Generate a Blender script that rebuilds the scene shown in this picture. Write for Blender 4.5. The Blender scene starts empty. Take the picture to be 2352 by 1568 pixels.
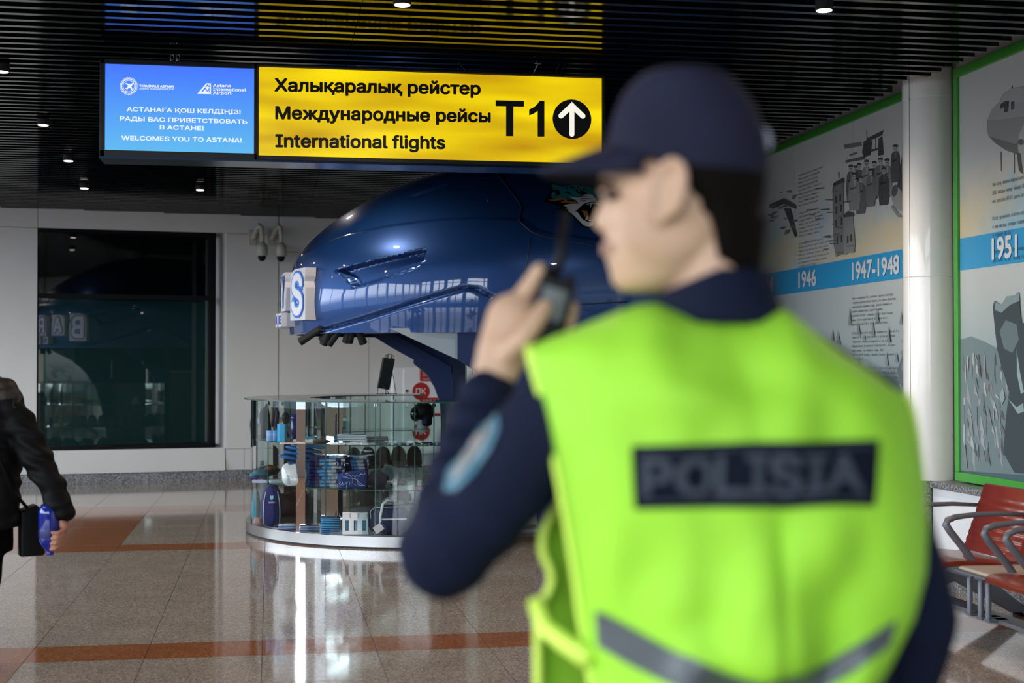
import bpy, bmesh, math, random
from mathutils import Vector, Matrix, noise
from mathutils.bvhtree import BVHTree
random.seed(7)
sc = bpy.context.scene
COL = sc.collection
PI = math.pi
# ------------------------------------------------------------------ camera
FPX, H = 3266.0, 1.5
YAW, PIT = math.radians(9.66), math.atan(52 / 3266.0)
FW = Vector((math.sin(YAW) * math.cos(PIT), math.cos(YAW) * math.cos(PIT), math.sin(PIT)))
RT = Vector((math.cos(YAW), -math.sin(YAW), 0))
UP = RT.cross(FW)
CAM = Vector((0, 0, H))
cd = bpy.data.cameras.new('camera')
cam = bpy.data.objects.new('camera', cd); COL.objects.link(cam)
cd.sensor_width = 36; cd.lens = FPX / 2352 * 36
cam.matrix_world = Matrix.Translation(CAM) @ Matrix((RT, UP, -FW)).transposed().to_4x4()
cd.clip_start = 0.05; cd.clip_end = 200
cd.dof.use_dof = True; cd.dof.focus_distance = 9.6; cd.dof.aperture_fstop = 2.3
cd.dof.aperture_blades = 9
sc.camera = cam
# ------------------------------------------------------------------ view, world, daylight
sc.view_settings.view_transform = 'Standard'; sc.view_settings.look = 'None'
sc.view_settings.exposure = 0.0; sc.view_settings.gamma = 1.0
sc.view_settings.use_curve_mapping = False
sc.cycles.transparent_max_bounces = 24
sc.cycles.max_bounces = 8
sc.cycles.sample_clamp_indirect = 6.0
SKY = 10.0
w = bpy.data.worlds.new('daylight'); sc.world = w; w.use_nodes = True
nt = w.node_tree; bg = nt.nodes['Background']; bg.inputs[1].default_value = SKY
tc = nt.nodes.new('ShaderNodeTexCoord'); sx = nt.nodes.new('ShaderNodeSeparateXYZ')
rp = nt.nodes.new('ShaderNodeValToRGB'); mr = nt.nodes.new('ShaderNodeMapRange')
mr.inputs[1].default_value = -.5; mr.inputs[2].default_value = .8
nt.links.new(tc.outputs['Generated'], sx.inputs[0]); nt.links.new(sx.outputs[2], mr.inputs[0])
nt.links.new(mr.outputs[0], rp.inputs[0]); nt.links.new(rp.outputs[0], bg.inputs[0])
cr = rp.color_ramp
cr.elements[0].color = (.10, .11, .11, 1); cr.elements[0].position = 0
cr.elements[1].color = (.55, .75, 1, 1); cr.elements[1].position = 1
e = cr.elements.new(.36); e.color = (.12, .13, .13, 1)
e = cr.elements.new(.40); e.color = (.86, .93, 1, 1)

def portal(cx, cy, cz, sx_, sz_, rot):
    l = bpy.data.lights.new('window_daylight', 'AREA'); l.shape = 'RECTANGLE'
    l.size = sx_; l.size_y = sz_
    l.cycles.is_portal = True
    o = bpy.data.objects.new('window_daylight', l); COL.objects.link(o)
    o.location = (cx, cy, cz); o.rotation_euler = rot
ZC = 3.43            # underside of the slats
XL, YR = -7.0, -6.0  # far left facade, facade behind the photographer
portal(-3.4, YR, 3.75, 7.4, 5.3, (PI / 2, 0, 0))        # faces +Y
portal(XL, 5.6, 2.1, 23.2, 2.4, (PI / 2, 0, -PI / 2))  # faces +X

# ------------------------------------------------------------------ pixel rays to world points
def ray(px, py):
    return FW + RT * ((px - 1176) / FPX) + UP * ((784 - py) / FPX)
def aZ(px, py, z):
    d = ray(px, py); return CAM + d * ((z - H) / d.z)
def aX(px, py, x):
    d = ray(px, py); return CAM + d * (x / d.x)
def aY(px, py, y):
    d = ray(px, py); return CAM + d * (y / d.y)
def aD(px, py, t):
    return CAM + ray(px, py) * t

# ------------------------------------------------------------------ materials
def mat(name, col, rough=.5, metal=0, var=0, scale=8, bump=0, bscale=60, coat=0, ior=1.45, emis=None, estr=0,
        attr=False, sheen=0, trans=0, sub=0, spec=.5):
    m = bpy.data.materials.new(name); m.use_nodes = True
    t = m.node_tree; p = t.nodes['Principled BSDF']
    p.inputs['Base Color'].default_value = (*col, 1)
    p.inputs['Roughness'].default_value = rough
    p.inputs['Metallic'].default_value = metal
    p.inputs['IOR'].default_value = ior; p.inputs['Specular IOR Level'].default_value = spec
    p.inputs['Coat Weight'].default_value = coat
    p.inputs['Coat Roughness'].default_value = .03
    p.inputs['Sheen Weight'].default_value = sheen
    p.inputs['Transmission Weight'].default_value = trans
    if sub: p.inputs['Subsurface Weight'].default_value = sub; p.inputs['Subsurface Radius'].default_value = (.02, .008, .004)
    if emis:
        p.inputs['Emission Color'].default_value = (*emis, 1); p.inputs['Emission Strength'].default_value = estr
    co = t.nodes.new('ShaderNodeTexCoord')
    src = None
    if attr:
        a = t.nodes.new('ShaderNodeAttribute'); a.attribute_name = 'Col'; src = a.outputs['Color']
        t.links.new(src, p.inputs['Base Color'])
    if var:
        n = t.nodes.new('ShaderNodeTexNoise'); n.inputs['Scale'].default_value = scale; n.inputs['Detail'].default_value = 6
        t.links.new(co.outputs['Object'], n.inputs['Vector'])
        r = t.nodes.new('ShaderNodeMapRange'); r.inputs[1].default_value = .3; r.inputs[2].default_value = .7
        r.inputs[3].default_value = 1 - var; r.inputs[4].default_value = 1 + var
        t.links.new(n.outputs['Fac'], r.inputs[0])
        mx = t.nodes.new('ShaderNodeMix'); mx.data_type = 'RGBA'; mx.blend_type = 'MULTIPLY'; mx.inputs[0].default_value = 1
        if src: t.links.new(src, mx.inputs[6])
        else: mx.inputs[6].default_value = (*col, 1)
        t.links.new(r.outputs[0], mx.inputs[7]); t.links.new(mx.outputs[2], p.inputs['Base Color'])
    if bump:
        n = t.nodes.new('ShaderNodeTexNoise'); n.inputs['Scale'].default_value = bscale; n.inputs['Detail'].default_value = 4
        t.links.new(co.outputs['Object'], n.inputs['Vector'])
        b = t.nodes.new('ShaderNodeBump'); b.inputs['Strength'].default_value = bump; b.inputs['Distance'].default_value = .01
        t.links.new(n.outputs['Fac'], b.inputs['Height']); t.links.new(b.outputs[0], p.inputs['Normal'])
    return m

def granite(name, a, b, rough=.07, scale=150, coat=0, ior=1.5):
    m = mat(name, a, rough, ior=ior, coat=coat); t = m.node_tree; p = t.nodes['Principled BSDF']
    co = t.nodes.new('ShaderNodeTexCoord')
    geo = t.nodes.new('ShaderNodeNewGeometry')
    v = t.nodes.new('ShaderNodeTexVoronoi'); v.inputs['Scale'].default_value = scale
    n = t.nodes.new('ShaderNodeTexNoise'); n.inputs['Scale'].default_value = 3; n.inputs['Detail'].default_value = 8
    t.links.new(geo.outputs['Position'], v.inputs['Vector']); t.links.new(geo.outputs['Position'], n.inputs['Vector'])
    mx = t.nodes.new('ShaderNodeMix'); mx.data_type = 'RGBA'
    mx.inputs[6].default_value = (*a, 1); mx.inputs[7].default_value = (*b, 1)
    sp = t.nodes.new('ShaderNodeSeparateColor'); t.links.new(v.outputs['Color'], sp.inputs[0])
    r = t.nodes.new('ShaderNodeMapRange'); r.inputs[1].default_value = .25; r.inputs[2].default_value = .95
    t.links.new(sp.outputs[0], r.inputs[0])
    t.links.new(r.outputs[0], mx.inputs[0])
    m2 = t.nodes.new('ShaderNodeMix'); m2.data_type = 'RGBA'; m2.blend_type = 'MULTIPLY'; m2.inputs[0].default_value = 1
    r2 = t.nodes.new('ShaderNodeMapRange'); r2.inputs[3].default_value = .8; r2.inputs[4].default_value = 1.2
    t.links.new(n.outputs['Fac'], r2.inputs[0]); t.links.new(mx.outputs[2], m2.inputs[6]); t.links.new(r2.outputs[0], m2.inputs[7])
    t.links.new(m2.outputs[2], p.inputs['Base Color'])
    return m

def glass(name, tint=(.9, .97, .95), refl=1.0, rough=0.0):
    m = bpy.data.materials.new(name); m.use_nodes = True; t = m.node_tree
    for n in list(t.nodes):
        if n.type != 'OUTPUT_MATERIAL': t.nodes.remove(n)
    out = [n for n in t.nodes if n.type == 'OUTPUT_MATERIAL'][0]
    tr = t.nodes.new('ShaderNodeBsdfTransparent'); tr.inputs[0].default_value = (*tint, 1)
    gl = t.nodes.new('ShaderNodeBsdfGlossy'); gl.inputs['Roughness'].default_value = rough
    fr = t.nodes.new('ShaderNodeFresnel'); fr.inputs[0].default_value = 1.5
    mu = t.nodes.new('ShaderNodeMath'); mu.operation = 'MULTIPLY'; mu.inputs[1].default_value = refl
    mx = t.nodes.new('ShaderNodeMixShader')
    t.links.new(fr.outputs[0], mu.inputs[0]); t.links.new(mu.outputs[0], mx.inputs[0])
    t.links.new(tr.outputs[0], mx.inputs[1]); t.links.new(gl.outputs[0], mx.inputs[2]); t.links.new(mx.outputs[0], out.inputs[0])
    return m

M = {}
M['slat'] = mat('black_slat', (.0035, .004, .004), .11, ior=1.6)
M['void'] = mat('ceiling_void', (.003, .003, .003), .95, spec=0)
M['wall'] = mat('wall_cladding', (.62, .615, .60), .45, var=.03, scale=1.5)
M['joint'] = mat('joint', (.12, .12, .12), .8)
M['grey'] = granite('grey_granite', (.20, .165, .135), (.47, .40, .34))
M['orange'] = granite('orange_granite', (.20, .062, .02), (.38, .165, .075))
M['grout'] = mat('grout', (.045, .04, .037), .5)
M['kerb'] = granite('kerb_granite', (.07, .07, .075), (.35, .36, .37), rough=.3, scale=120)
M['win'] = mat('window_glass', (.010, .032, .031), .015, ior=2.1, var=.1, scale=.7)
M['wintop'] = mat('window_upper_glass', (.002, .003, .003), .02, ior=1.8)
M['frame'] = mat('dark_window_frame', (.004, .0045, .006), .5, spec=.15)
M['black'] = mat('black_plastic', (.008, .008, .009), .35, bump=.05)
M['blackmat'] = mat('matt_black', (.012, .012, .013), .6)
M['white'] = mat('white_paint', (.78, .8, .82), .35, var=.02)
M['column'] = mat('glossy_white_column', (.82, .82, .79), .22, coat=.6, var=.02)
M['green'] = mat('green_frame', (.06, .33, .045), .3, var=.04)
M['steel'] = mat('brushed_steel', (.42, .42, .42), .27, metal=1, bump=.02, bscale=200)
M['chrome'] = mat('chrome', (.8, .8, .8), .08, metal=1)
M['helmet'] = mat('helmet_blue_paint', (.008, .052, .20), .40, metal=.55, coat=1, ior=1.5, var=.03, scale=3)
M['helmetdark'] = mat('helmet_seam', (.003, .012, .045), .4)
M['helmetflat'] = mat('navy_panel', (.008, .024, .10), .35)
M['glass'] = glass('showcase_glass', (.86, .94, .92), 1.0)
M['glassedge'] = mat('green_glass_edge', (.01, .07, .05), .15)
M['yellowbox'] = None
M['alu'] = mat('grey_aluminium', (.13, .135, .155), .38, metal=.25)
M['redseat'] = mat('red_seat', (.19, .022, .008), .3, coat=.3, var=.1, scale=6)
M['beige'] = mat('beige_top', (.42, .36, .30), .4)
M['print'] = mat('printed_picture', (.5, .5, .5), .38, attr=True)
M['flat'] = mat('coloured_print', (.5, .5, .5), .5, attr=True)
M['foil'] = mat('clear_wrap', (.7, .72, .78), .15, attr=True, bump=.5, bscale=50, coat=.6)
M['cloth'] = mat('cloth', (.5, .5, .5), .75, attr=True, bump=.25, bscale=70)
M['skin'] = mat('skin', (.60, .37, .24), .5, var=.06, scale=14, sub=.1)
M['skin2'] = mat('darker_skin', (.30, .13, .08), .5, var=.08, scale=14)
M['hair'] = mat('black_hair', (.006, .004, .003), .8, bump=.4, bscale=150, spec=.1)
M['navy'] = mat('navy_cloth', (.009, .012, .030), .8, var=.15, bump=.1, bscale=120, spec=.12)
M['navycap'] = mat('navy_cap_cloth', (.020, .021, .040), .8, var=.15, spec=.12)
M['vest'] = mat('fluorescent_vest', (.36, .74, .045), .6, var=.05, scale=6, spec=.25)
M['vestedge'] = mat('vest_binding', (.72, .95, .12), .5)
M['tape'] = mat('reflective_tape', (.085, .095, .10), .35, var=.05)
M['patch'] = mat('black_patch', (.006, .008, .016), .8, spec=.1)
M['patchtext'] = mat('grey_letters', (.05, .06, .075), .7, spec=.2)
M['jacket2'] = mat('black_jacket', (.004, .004, .0045), .6, var=.2, bump=.1, bscale=40, spec=.12)
M['trouser'] = mat('black_trousers', (.002, .002, .002), .9, spec=.05)
M['leather'] = mat('black_leather', (.003, .003, .003), .5, bump=.1, spec=.15)
M['bottle'] = mat('blue_plastic', (.008, .02, .22), .1, coat=.5, ior=1.5)
M['clearblue'] = mat('clear_blue_plastic', (.12, .3, .55), .08, coat=.6, trans=.4)
M['radio'] = mat('radio_black', (.005, .005, .006), .5, spec=.2)
M['radiogrey'] = mat('radio_grey', (.09, .10, .10), .4)
M['eye'] = mat('eye', (.02, .012, .01), .15)
M['lamp'] = mat('lamp_lens', (1, 1, 1), .4, emis=(1, .90, .80), estr=9)
M['red'] = mat('red_label', (.45, .02, .02), .4)
M['camwhite'] = mat('camera_housing', (.42, .42, .37), .4, var=.05)
M['clearmug'] = glass('mug_glass', (.80, .86, .86), 2.2)

def emit_node(name, build):
    m = bpy.data.materials.new(name); m.use_nodes = True; t = m.node_tree
    p = t.nodes['Principled BSDF']; p.inputs['Base Color'].default_value = (.02, .02, .02, 1); p.inputs['Roughness'].default_value = .25
    build(t, p); return m
def _yellow(t, p):   # backlit film: fluorescent tubes behind it, slightly uneven
    g = t.nodes.new('ShaderNodeNewGeometry')
    mp = t.nodes.new('ShaderNodeMapping'); mp.inputs['Scale'].default_value = (1.0, 0, 6.0)
    t.links.new(g.outputs['Position'], mp.inputs[0])
    n = t.nodes.new('ShaderNodeTexNoise'); n.inputs['Scale'].default_value = 1.0; n.inputs['Detail'].default_value = 1.5
    t.links.new(mp.outputs[0], n.inputs['Vector'])
    r = t.nodes.new('ShaderNodeValToRGB'); t.links.new(n.outputs['Fac'], r.inputs[0])
    r.color_ramp.elements[0].position = .32; r.color_ramp.elements[0].color = (.55, .30, .0, 1)
    r.color_ramp.elements[1].position = .66; r.color_ramp.elements[1].color = (1.0, .76, .0, 1)
    t.links.new(r.outputs[0], p.inputs['Emission Color']); p.inputs['Emission Strength'].default_value = 1.0
M['yellowbox'] = emit_node('backlit_yellow_film', _yellow)
def _lcd(t, p):
    g = t.nodes.new('ShaderNodeNewGeometry'); s = t.nodes.new('ShaderNodeSeparateXYZ'); t.links.new(g.outputs['Position'], s.inputs[0])
    mr = t.nodes.new('ShaderNodeMapRange'); mr.inputs[1].default_value = 2.80; mr.inputs[2].default_value = 3.31
    t.links.new(s.outputs[2], mr.inputs[0]); r = t.nodes.new('ShaderNodeValToRGB'); t.links.new(mr.outputs[0], r.inputs[0])
    r.color_ramp.elements[0].color = (.10, .47, .86, 1); r.color_ramp.elements[1].color = (.06, .19, 1.0, 1)
    t.links.new(r.outputs[0], p.inputs['Emission Color']); p.inputs['Emission Strength'].default_value = 1.0
M['lcd'] = emit_node('lcd_screen', _lcd)
def _flatem(c, s=1.0):
    def f(t, p):
        p.inputs['Emission Color'].default_value = (*c, 1); p.inputs['Emission Strength'].default_value = s
    return f
M['lcdtext'] = emit_node('lcd_white', _flatem((.86, .90, 1)))
M['litwhite'] = emit_node('backlit_white', _flatem((.93, .90, .78)))
M['signblack'] = mat('black_film', (.004, .004, .004), .4)

# ------------------------------------------------------------------ mesh builder
WLOC = {}
class MB:
    def __init__(s): s.v = []; s.f = []; s.m = []; s.c = []
    def face(s, idx, m=0, c=None): s.f.append(tuple(idx)); s.m.append(m); s.c.append(c)
    def add(s, vs, fs, m=0, c=None):
        o = len(s.v); s.v += [Vector(p) for p in vs]
        for f in fs: s.face([i + o for i in f], m, c)
        return s
    def box(s, a, b, m=0, c=None, T=None):
        x0, y0, z0 = a; x1, y1, z1 = b
        vs = [Vector(p) for p in ((x0,y0,z0),(x1,y0,z0),(x1,y1,z0),(x0,y1,z0),(x0,y0,z1),(x1,y0,z1),(x1,y1,z1),(x0,y1,z1))]
        if T: vs = [T @ p for p in vs]
        return s.add(vs, [(3,2,1,0),(4,5,6,7),(0,1,5,4),(1,2,6,5),(2,3,7,6),(3,0,4,7)], m, c)
    def rbox(s, a, b, r=.01, m=0, c=None, T=None, seg=3):   # box with rounded vertical edges and softened top
        x0, y0, z0 = a; x1, y1, z1 = b
        pts = []
        for cx, cy, a0 in ((x1-r,y1-r,0),(x0+r,y1-r,90),(x0+r,y0+r,180),(x1-r,y0+r,270)):
            for k in range(seg+1):
                an = math.radians(a0 + 90*k/seg); pts.append((cx+r*math.cos(an), cy+r*math.sin(an), cx, cy))
        rings = []
        for z, q in ((z0, .5), (z0+r*.4, 1), (z1-r*.4, 1), (z1, .5)):
            rings.append([Vector((cx+(x-cx)*q, cy+(y-cy)*q, z)) for x, y, cx, cy in pts])
        if T: rings = [[T @ p for p in g] for g in rings]
        return s.rings(rings, m, c)
    def rings(s, rings, m=0, c=None, cap=True, closed=True):
        o = len(s.v); n = len(rings[0])
        for r in rings: s.v += [Vector(p) for p in r]
        for i in range(len(rings)-1):
            for k in range(n if closed else n-1):
                k2 = (k+1) % n
                s.face((o+i*n+k, o+i*n+k2, o+(i+1)*n+k2, o+(i+1)*n+k), m, c)
        if cap and closed:
            s.face([o+k for k in range(n)][::-1], m, c); s.face([o+(len(rings)-1)*n+k for k in range(n)], m, c)
        return s
    def tube(s, pts, r, n=8, m=0, c=None, closed=False):
        pts = [Vector(p) for p in pts]; rs = r if isinstance(r, (list, tuple)) else [r]*len(pts)
        rings = []; up = None
        for i, p in enumerate(pts):
            a = pts[max(i-1, 0)]; b = pts[min(i+1, len(pts)-1)]; d = (b-a).normalized()
            if up is None:
                up = Vector((0,0,1)) if abs(d.z) < .9 else Vector((1,0,0))
            x = d.cross(up).normalized(); y = x.cross(d).normalized(); up = y
            rings.append([p + (x*math.cos(2*PI*k/n) + y*math.sin(2*PI*k/n))*rs[i] for k in range(n)])
        return s.rings(rings, m, c)
    def capsule(s, p0, p1, r0, r1, n=12, m=0, flat=1.0, fdir=None):
        p0, p1 = Vector(p0), Vector(p1); d = (p1-p0); L = d.length; d = d.normalized() if L > 1e-6 else Vector((0,0,1))
        up = Vector(fdir) if fdir is not None else (Vector((0,0,1)) if abs(d.z) < .9 else Vector((0,1,0)))
        x = d.cross(up).normalized(); y = x.cross(d).normalized()
        rings = []
        for a in (-85,-60,-35,-12): q = math.radians(a); rings.append((p0 + d*r0*math.sin(q), r0*math.cos(q)))
        for k in range(5): t = k/4; rings.append((p0.lerp(p1, t), r0+(r1-r0)*t))
        for a in (12,35,60,85): q = math.radians(a); rings.append((p1 + d*r1*math.sin(q), r1*math.cos(q)))
        return s.rings([[c + x*rr*math.cos(2*PI*k/n) + y*flat*rr*math.sin(2*PI*k/n) for k in range(n)] for c, rr in rings], m)
    def ell(s, c, rx, ry, rz, X=None, Y=None, Z=None, n=16, h=10, m=0, col=None):
        c = Vector(c); X = Vector(X or (1,0,0)); Y = Vector(Y or (0,1,0)); Z = Vector(Z or (0,0,1))
        rings = []
        for i in range(h+1):
            q = -PI/2 + PI*(i+.02)/(h+.04); rings.append([c + X*rx*math.cos(q)*math.cos(2*PI*k/n) + Y*ry*math.cos(q)*math.sin(2*PI*k/n) + Z*rz*math.sin(q) for k in range(n)])
        return s.rings(rings, m, col)
    def lathe(s, c, prof, n=24, m=0, col=None, axis=None):
        c = Vector(c); Z = Vector(axis).normalized() if axis else Vector((0,0,1))
        X = Z.orthogonal().normalized(); Y = Z.cross(X)
        return s.rings([[c + Z*z + (X*math.cos(2*PI*k/n)+Y*math.sin(2*PI*k/n))*max(r,1e-4) for k in range(n)] for r, z in prof], m, col)
    def prism(s, pts, off, m=0, c=None):
        pts = [Vector(p) for p in pts]; off = Vector(off); n = len(pts)
        fs = [tuple(range(n))[::-1], tuple(n+i for i in range(n))] + [(i, (i+1) % n, n+(i+1) % n, n+i) for i in range(n)]
        return s.add(pts + [p+off for p in pts], fs, m, c)
    def build(s, name, mats, parent=None, smooth=False, solid=0, sub=0, bevel=0, merge=False, orient=True):
        if not isinstance(mats, (list, tuple)): mats = [mats]
        if parent is None:
            xs = [v.x for v in s.v]; ys = [v.y for v in s.v]
            o = Vector(((min(xs)+max(xs))/2, (min(ys)+max(ys))/2, min(v.z for v in s.v)))
        else: o = WLOC[parent.name]
        me = bpy.data.meshes.new(name); me.from_pydata([tuple(v-o) for v in s.v], [], s.f)
        for mm in mats: me.materials.append(mm)
        me.polygons.foreach_set('material_index', s.m)
        if any(c is not None for c in s.c):
            ca = me.color_attributes.new('Col', 'FLOAT_COLOR', 'CORNER'); buf = []
            for p, c in zip(me.polygons, s.c):
                buf += list((*(c or (.5,.5,.5)), 1)) * p.loop_total
            ca.data.foreach_set('color', buf)
        if orient:
            bm = bmesh.new(); bm.from_mesh(me)
            if merge: bmesh.ops.remove_doubles(bm, verts=bm.verts, dist=1e-5)
            bmesh.ops.recalc_face_normals(bm, faces=bm.faces); bm.to_mesh(me); bm.free()
        if smooth:
            me.polygons.foreach_set('use_smooth', [True]*len(me.polygons))
            if smooth == 'auto': me.set_sharp_from_angle(angle=math.radians(38))
        ob = bpy.data.objects.new(name, me); COL.objects.link(ob)
        if parent is None: ob.location = o
        else: ob.parent = parent
        WLOC[ob.name] = o
        if bevel:
            b = ob.modifiers.new('bevel', 'BEVEL'); b.width = bevel; b.segments = 2; b.limit_method = 'ANGLE'
        if sub: u = ob.modifiers.new('subdivision', 'SUBSURF'); u.levels = sub; u.render_levels = sub
        if solid: u = ob.modifiers.new('solidify', 'SOLIDIFY'); u.thickness = solid; u.offset = 0
        return ob

def tag(o, label, cat, group=None):
    o['label'] = label; o['category'] = cat
    if group: o['group'] = group
    return o
def struct(o): o['kind'] = 'structure'; return o
def thing(name, label, cat, loc, group=None):
    o = bpy.data.objects.new(name, None); COL.objects.link(o); o.location = loc; WLOC[o.name] = Vector(loc)
    o.empty_display_size = .1
    return tag(o, label, cat, group)
def copy_tree(root, delta, label=None):
    r = root.copy(); COL.objects.link(r); r.location = root.location + Vector(delta); WLOC[r.name] = Vector(r.location)
    if label: r['label'] = label
    for ch in list(root.children):
        c = ch.copy(); COL.objects.link(c); c.parent = r
        for g in ch.children:
            d = g.copy(); COL.objects.link(d); d.parent = c
    return r

# ------------------------------------------------------------------ lettering
_tc = {}
def _font(n):
    try: return bpy.data.fonts.load(bpy.utils.system_resource('DATAFILES') + '/fonts/' + n)
    except Exception: return None
FONT, MONO = _font('Inter.woff2'), _font('DejaVuSansMono.woff2')
def text_geo(s, font=1):
    """outline of a line of text, every contour filled on its own (with its holes), so overlapping strokes stay solid"""
    from mathutils.geometry import delaunay_2d_cdt, interpolate_bezier
    if (s, font) in _tc: return _tc[(s, font)]
    cu = bpy.data.curves.new('t', 'FONT'); cu.body = s
    if font == 1 and FONT: cu.font = FONT
    if font == 2 and MONO: cu.font = MONO
    o = bpy.data.objects.new('t', cu)
    c2 = o.to_curve(bpy.context.evaluated_depsgraph_get())
    polys = []
    for sp in c2.splines:
        pts = []; bz = sp.bezier_points
        if len(bz):
            for a, b in zip(list(bz), list(bz[1:])+[bz[0]]):
                straight = (a.handle_right-a.co).cross(b.co-a.co).length < 1e-6 and (b.handle_left-b.co).cross(b.co-a.co).length < 1e-6
                pts += [(a.co.x, a.co.y)] if straight else [(q.x, q.y) for q in interpolate_bezier(a.co, a.handle_right, b.handle_left, b.co, 5)[:-1]]
        else: pts = [(q.co.x, q.co.y) for q in sp.points]
        if len(pts) > 2: polys.append(pts)
    o.to_curve_clear(); bpy.data.objects.remove(o); bpy.data.curves.remove(cu)
    groups = []                      # contours of one glyph overlap in x
    for q in sorted(polys, key=lambda q: min(x for x, y in q)):
        lo, hi = min(x for x, y in q), max(x for x, y in q)
        if groups and lo < groups[-1][0]-1e-4 and min(y for x, y in q) > -2: groups[-1][1].append(q); groups[-1][0] = max(hi, groups[-1][0])
        else: groups.append([hi, [q]])
    def wind(x, y, qs):
        n = 0
        for q in qs:
            for (x0, y0), (x1, y1) in zip(q, q[1:]+q[:1]):
                if (y0 > y) != (y1 > y) and x < (x1-x0)*(y-y0)/(y1-y0)+x0: n += 1 if y1 > y0 else -1
        return n
    vs, fs = [], []
    for hi, qs in groups:
        pv, pe = [], []
        for q in qs: o0 = len(pv); pv += [Vector(t) for t in q]; pe += [(o0+i, o0+(i+1) % len(q)) for i in range(len(q))]
        V_, _, F_, *_r = delaunay_2d_cdt(pv, pe, [], 0, 1e-5); o0 = len(vs); vs += [(v.x, v.y, 0) for v in V_]
        for t in F_:
            cx = sum(V_[i].x for i in t)/3; cy = sum(V_[i].y for i in t)/3
            if wind(cx, cy, qs): fs.append(tuple(o0+i for i in t))
    _tc[(s, font)] = (vs, fs); return vs, fs
def text(mb, s, org, right, up, cap, width=None, bold=0.0, m=0, c=None, fn=None, font=1):
    """org = left end of the baseline; cap = capital height; width = overall width; bold strokes come from shifted copies."""
    vs, fs = text_geo(s, font); ref, _ = text_geo('H', font)
    ch = max(v[1] for v in ref)
    x0 = min(v[0] for v in vs); x1 = max(v[0] for v in vs)
    sy = cap / (ch + 2*bold); sx = width / (x1-x0+2*bold) if width else sy
    offs = [(0, 0)] + ([(bold*math.cos(a), bold*math.sin(a)) for a in [PI/8+PI*k/4 for k in range(8)]] if bold else [])
    for i, (dx, dy) in enumerate(offs):
        if fn: pts = [fn((x-x0+dx+bold)*sx, (y+dy+bold)*sy) for x, y, z in vs]
        else:
            o_, r_, u_ = Vector(org), Vector(right), Vector(up); n_ = r_.cross(u_)
            pts = [o_ + r_*((x-x0+dx+bold)*sx) + u_*((y+dy+bold)*sy) + n_*((i*3+z)*6e-5) for x, y, z in vs]
        mb.add(pts, fs, m, c)

def tess(poly):     # triangulate a 2D polygon
    from mathutils.geometry import tessellate_polygon
    return [tuple(t) for t in tessellate_polygon([[Vector((x, y, 0)) for x, y in poly]])]
def flatpoly(mb, poly, fn, m=0, c=None):
    mb.add([fn(x, y) for x, y in poly], tess(poly), m, c)

def bvh_of(ob):
    dg = bpy.context.evaluated_depsgraph_get(); dg.update()
    e = ob.evaluated_get(dg); me = e.to_mesh(); mw = Matrix.Translation(WLOC[ob.name])
    b = BVHTree.FromPolygons([mw @ v.co for v in me.vertices], [tuple(p.vertices) for p in me.polygons])
    e.to_mesh_clear(); return b
def on_surface(bvh, px, py, off, fallback=None):
    d = ray(px, py).normalized(); h, n, i, dist = bvh.ray_cast(CAM, d)
    if h is None:
        h2 = bvh.find_nearest(CAM + d*(fallback or 12)); h = h2[0]; n = h2[1]
    if n.dot(d) > 0: n = -n
    return h + n*off
def decal(mb, poly, bvh, off, m=0, c=None, maxlen=12, fallback=None):
    bm = bmesh.new(); vs = [bm.verts.new((x, y, 0)) for x, y in poly]
    for t in tess(poly):
        try: bm.faces.new([vs[i] for i in t])
        except ValueError: pass
    for _ in range(6):
        L = [e for e in bm.edges if e.calc_length() > maxlen]
        if not L: break
        bmesh.ops.subdivide_edges(bm, edges=L, cuts=1); bmesh.ops.triangulate(bm, faces=bm.faces)
    bm.verts.index_update()
    mb.add([on_surface(bvh, v.co.x, v.co.y, off, fallback) for v in bm.verts], [tuple(v.index for v in f.verts) for f in bm.faces], m, c)
    bm.free()
def lerp_tab(tab, x):
    if x <= tab[0][0]: return tab[0][1:]
    for a, b in zip(tab, tab[1:]):
        if x <= b[0]:
            t = (x-a[0])/(b[0]-a[0]); return tuple(p+(q-p)*t for p, q in zip(a[1:], b[1:]))
    return tab[-1][1:]
def smooth_tab(tab, x):
    if x <= tab[0][0]: return tab[0][1:]
    for i, (a, b) in enumerate(zip(tab, tab[1:])):
        if x <= b[0]:
            p0 = tab[max(i-1, 0)]; p3 = tab[min(i+2, len(tab)-1)]; t = (x-a[0])/(b[0]-a[0]); out = []
            for k in range(1, len(a)):
                m1 = (b[k]-p0[k])/max(b[0]-p0[0], 1e-6)*(b[0]-a[0]); m2 = (p3[k]-a[k])/max(p3[0]-a[0], 1e-6)*(b[0]-a[0])
                t2, t3 = t*t, t*t*t
                out.append((2*t3-3*t2+1)*a[k]+(t3-2*t2+t)*m1+(-2*t3+3*t2)*b[k]+(t3-t2)*m2)
            return tuple(out)
    return tab[-1][1:]
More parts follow.
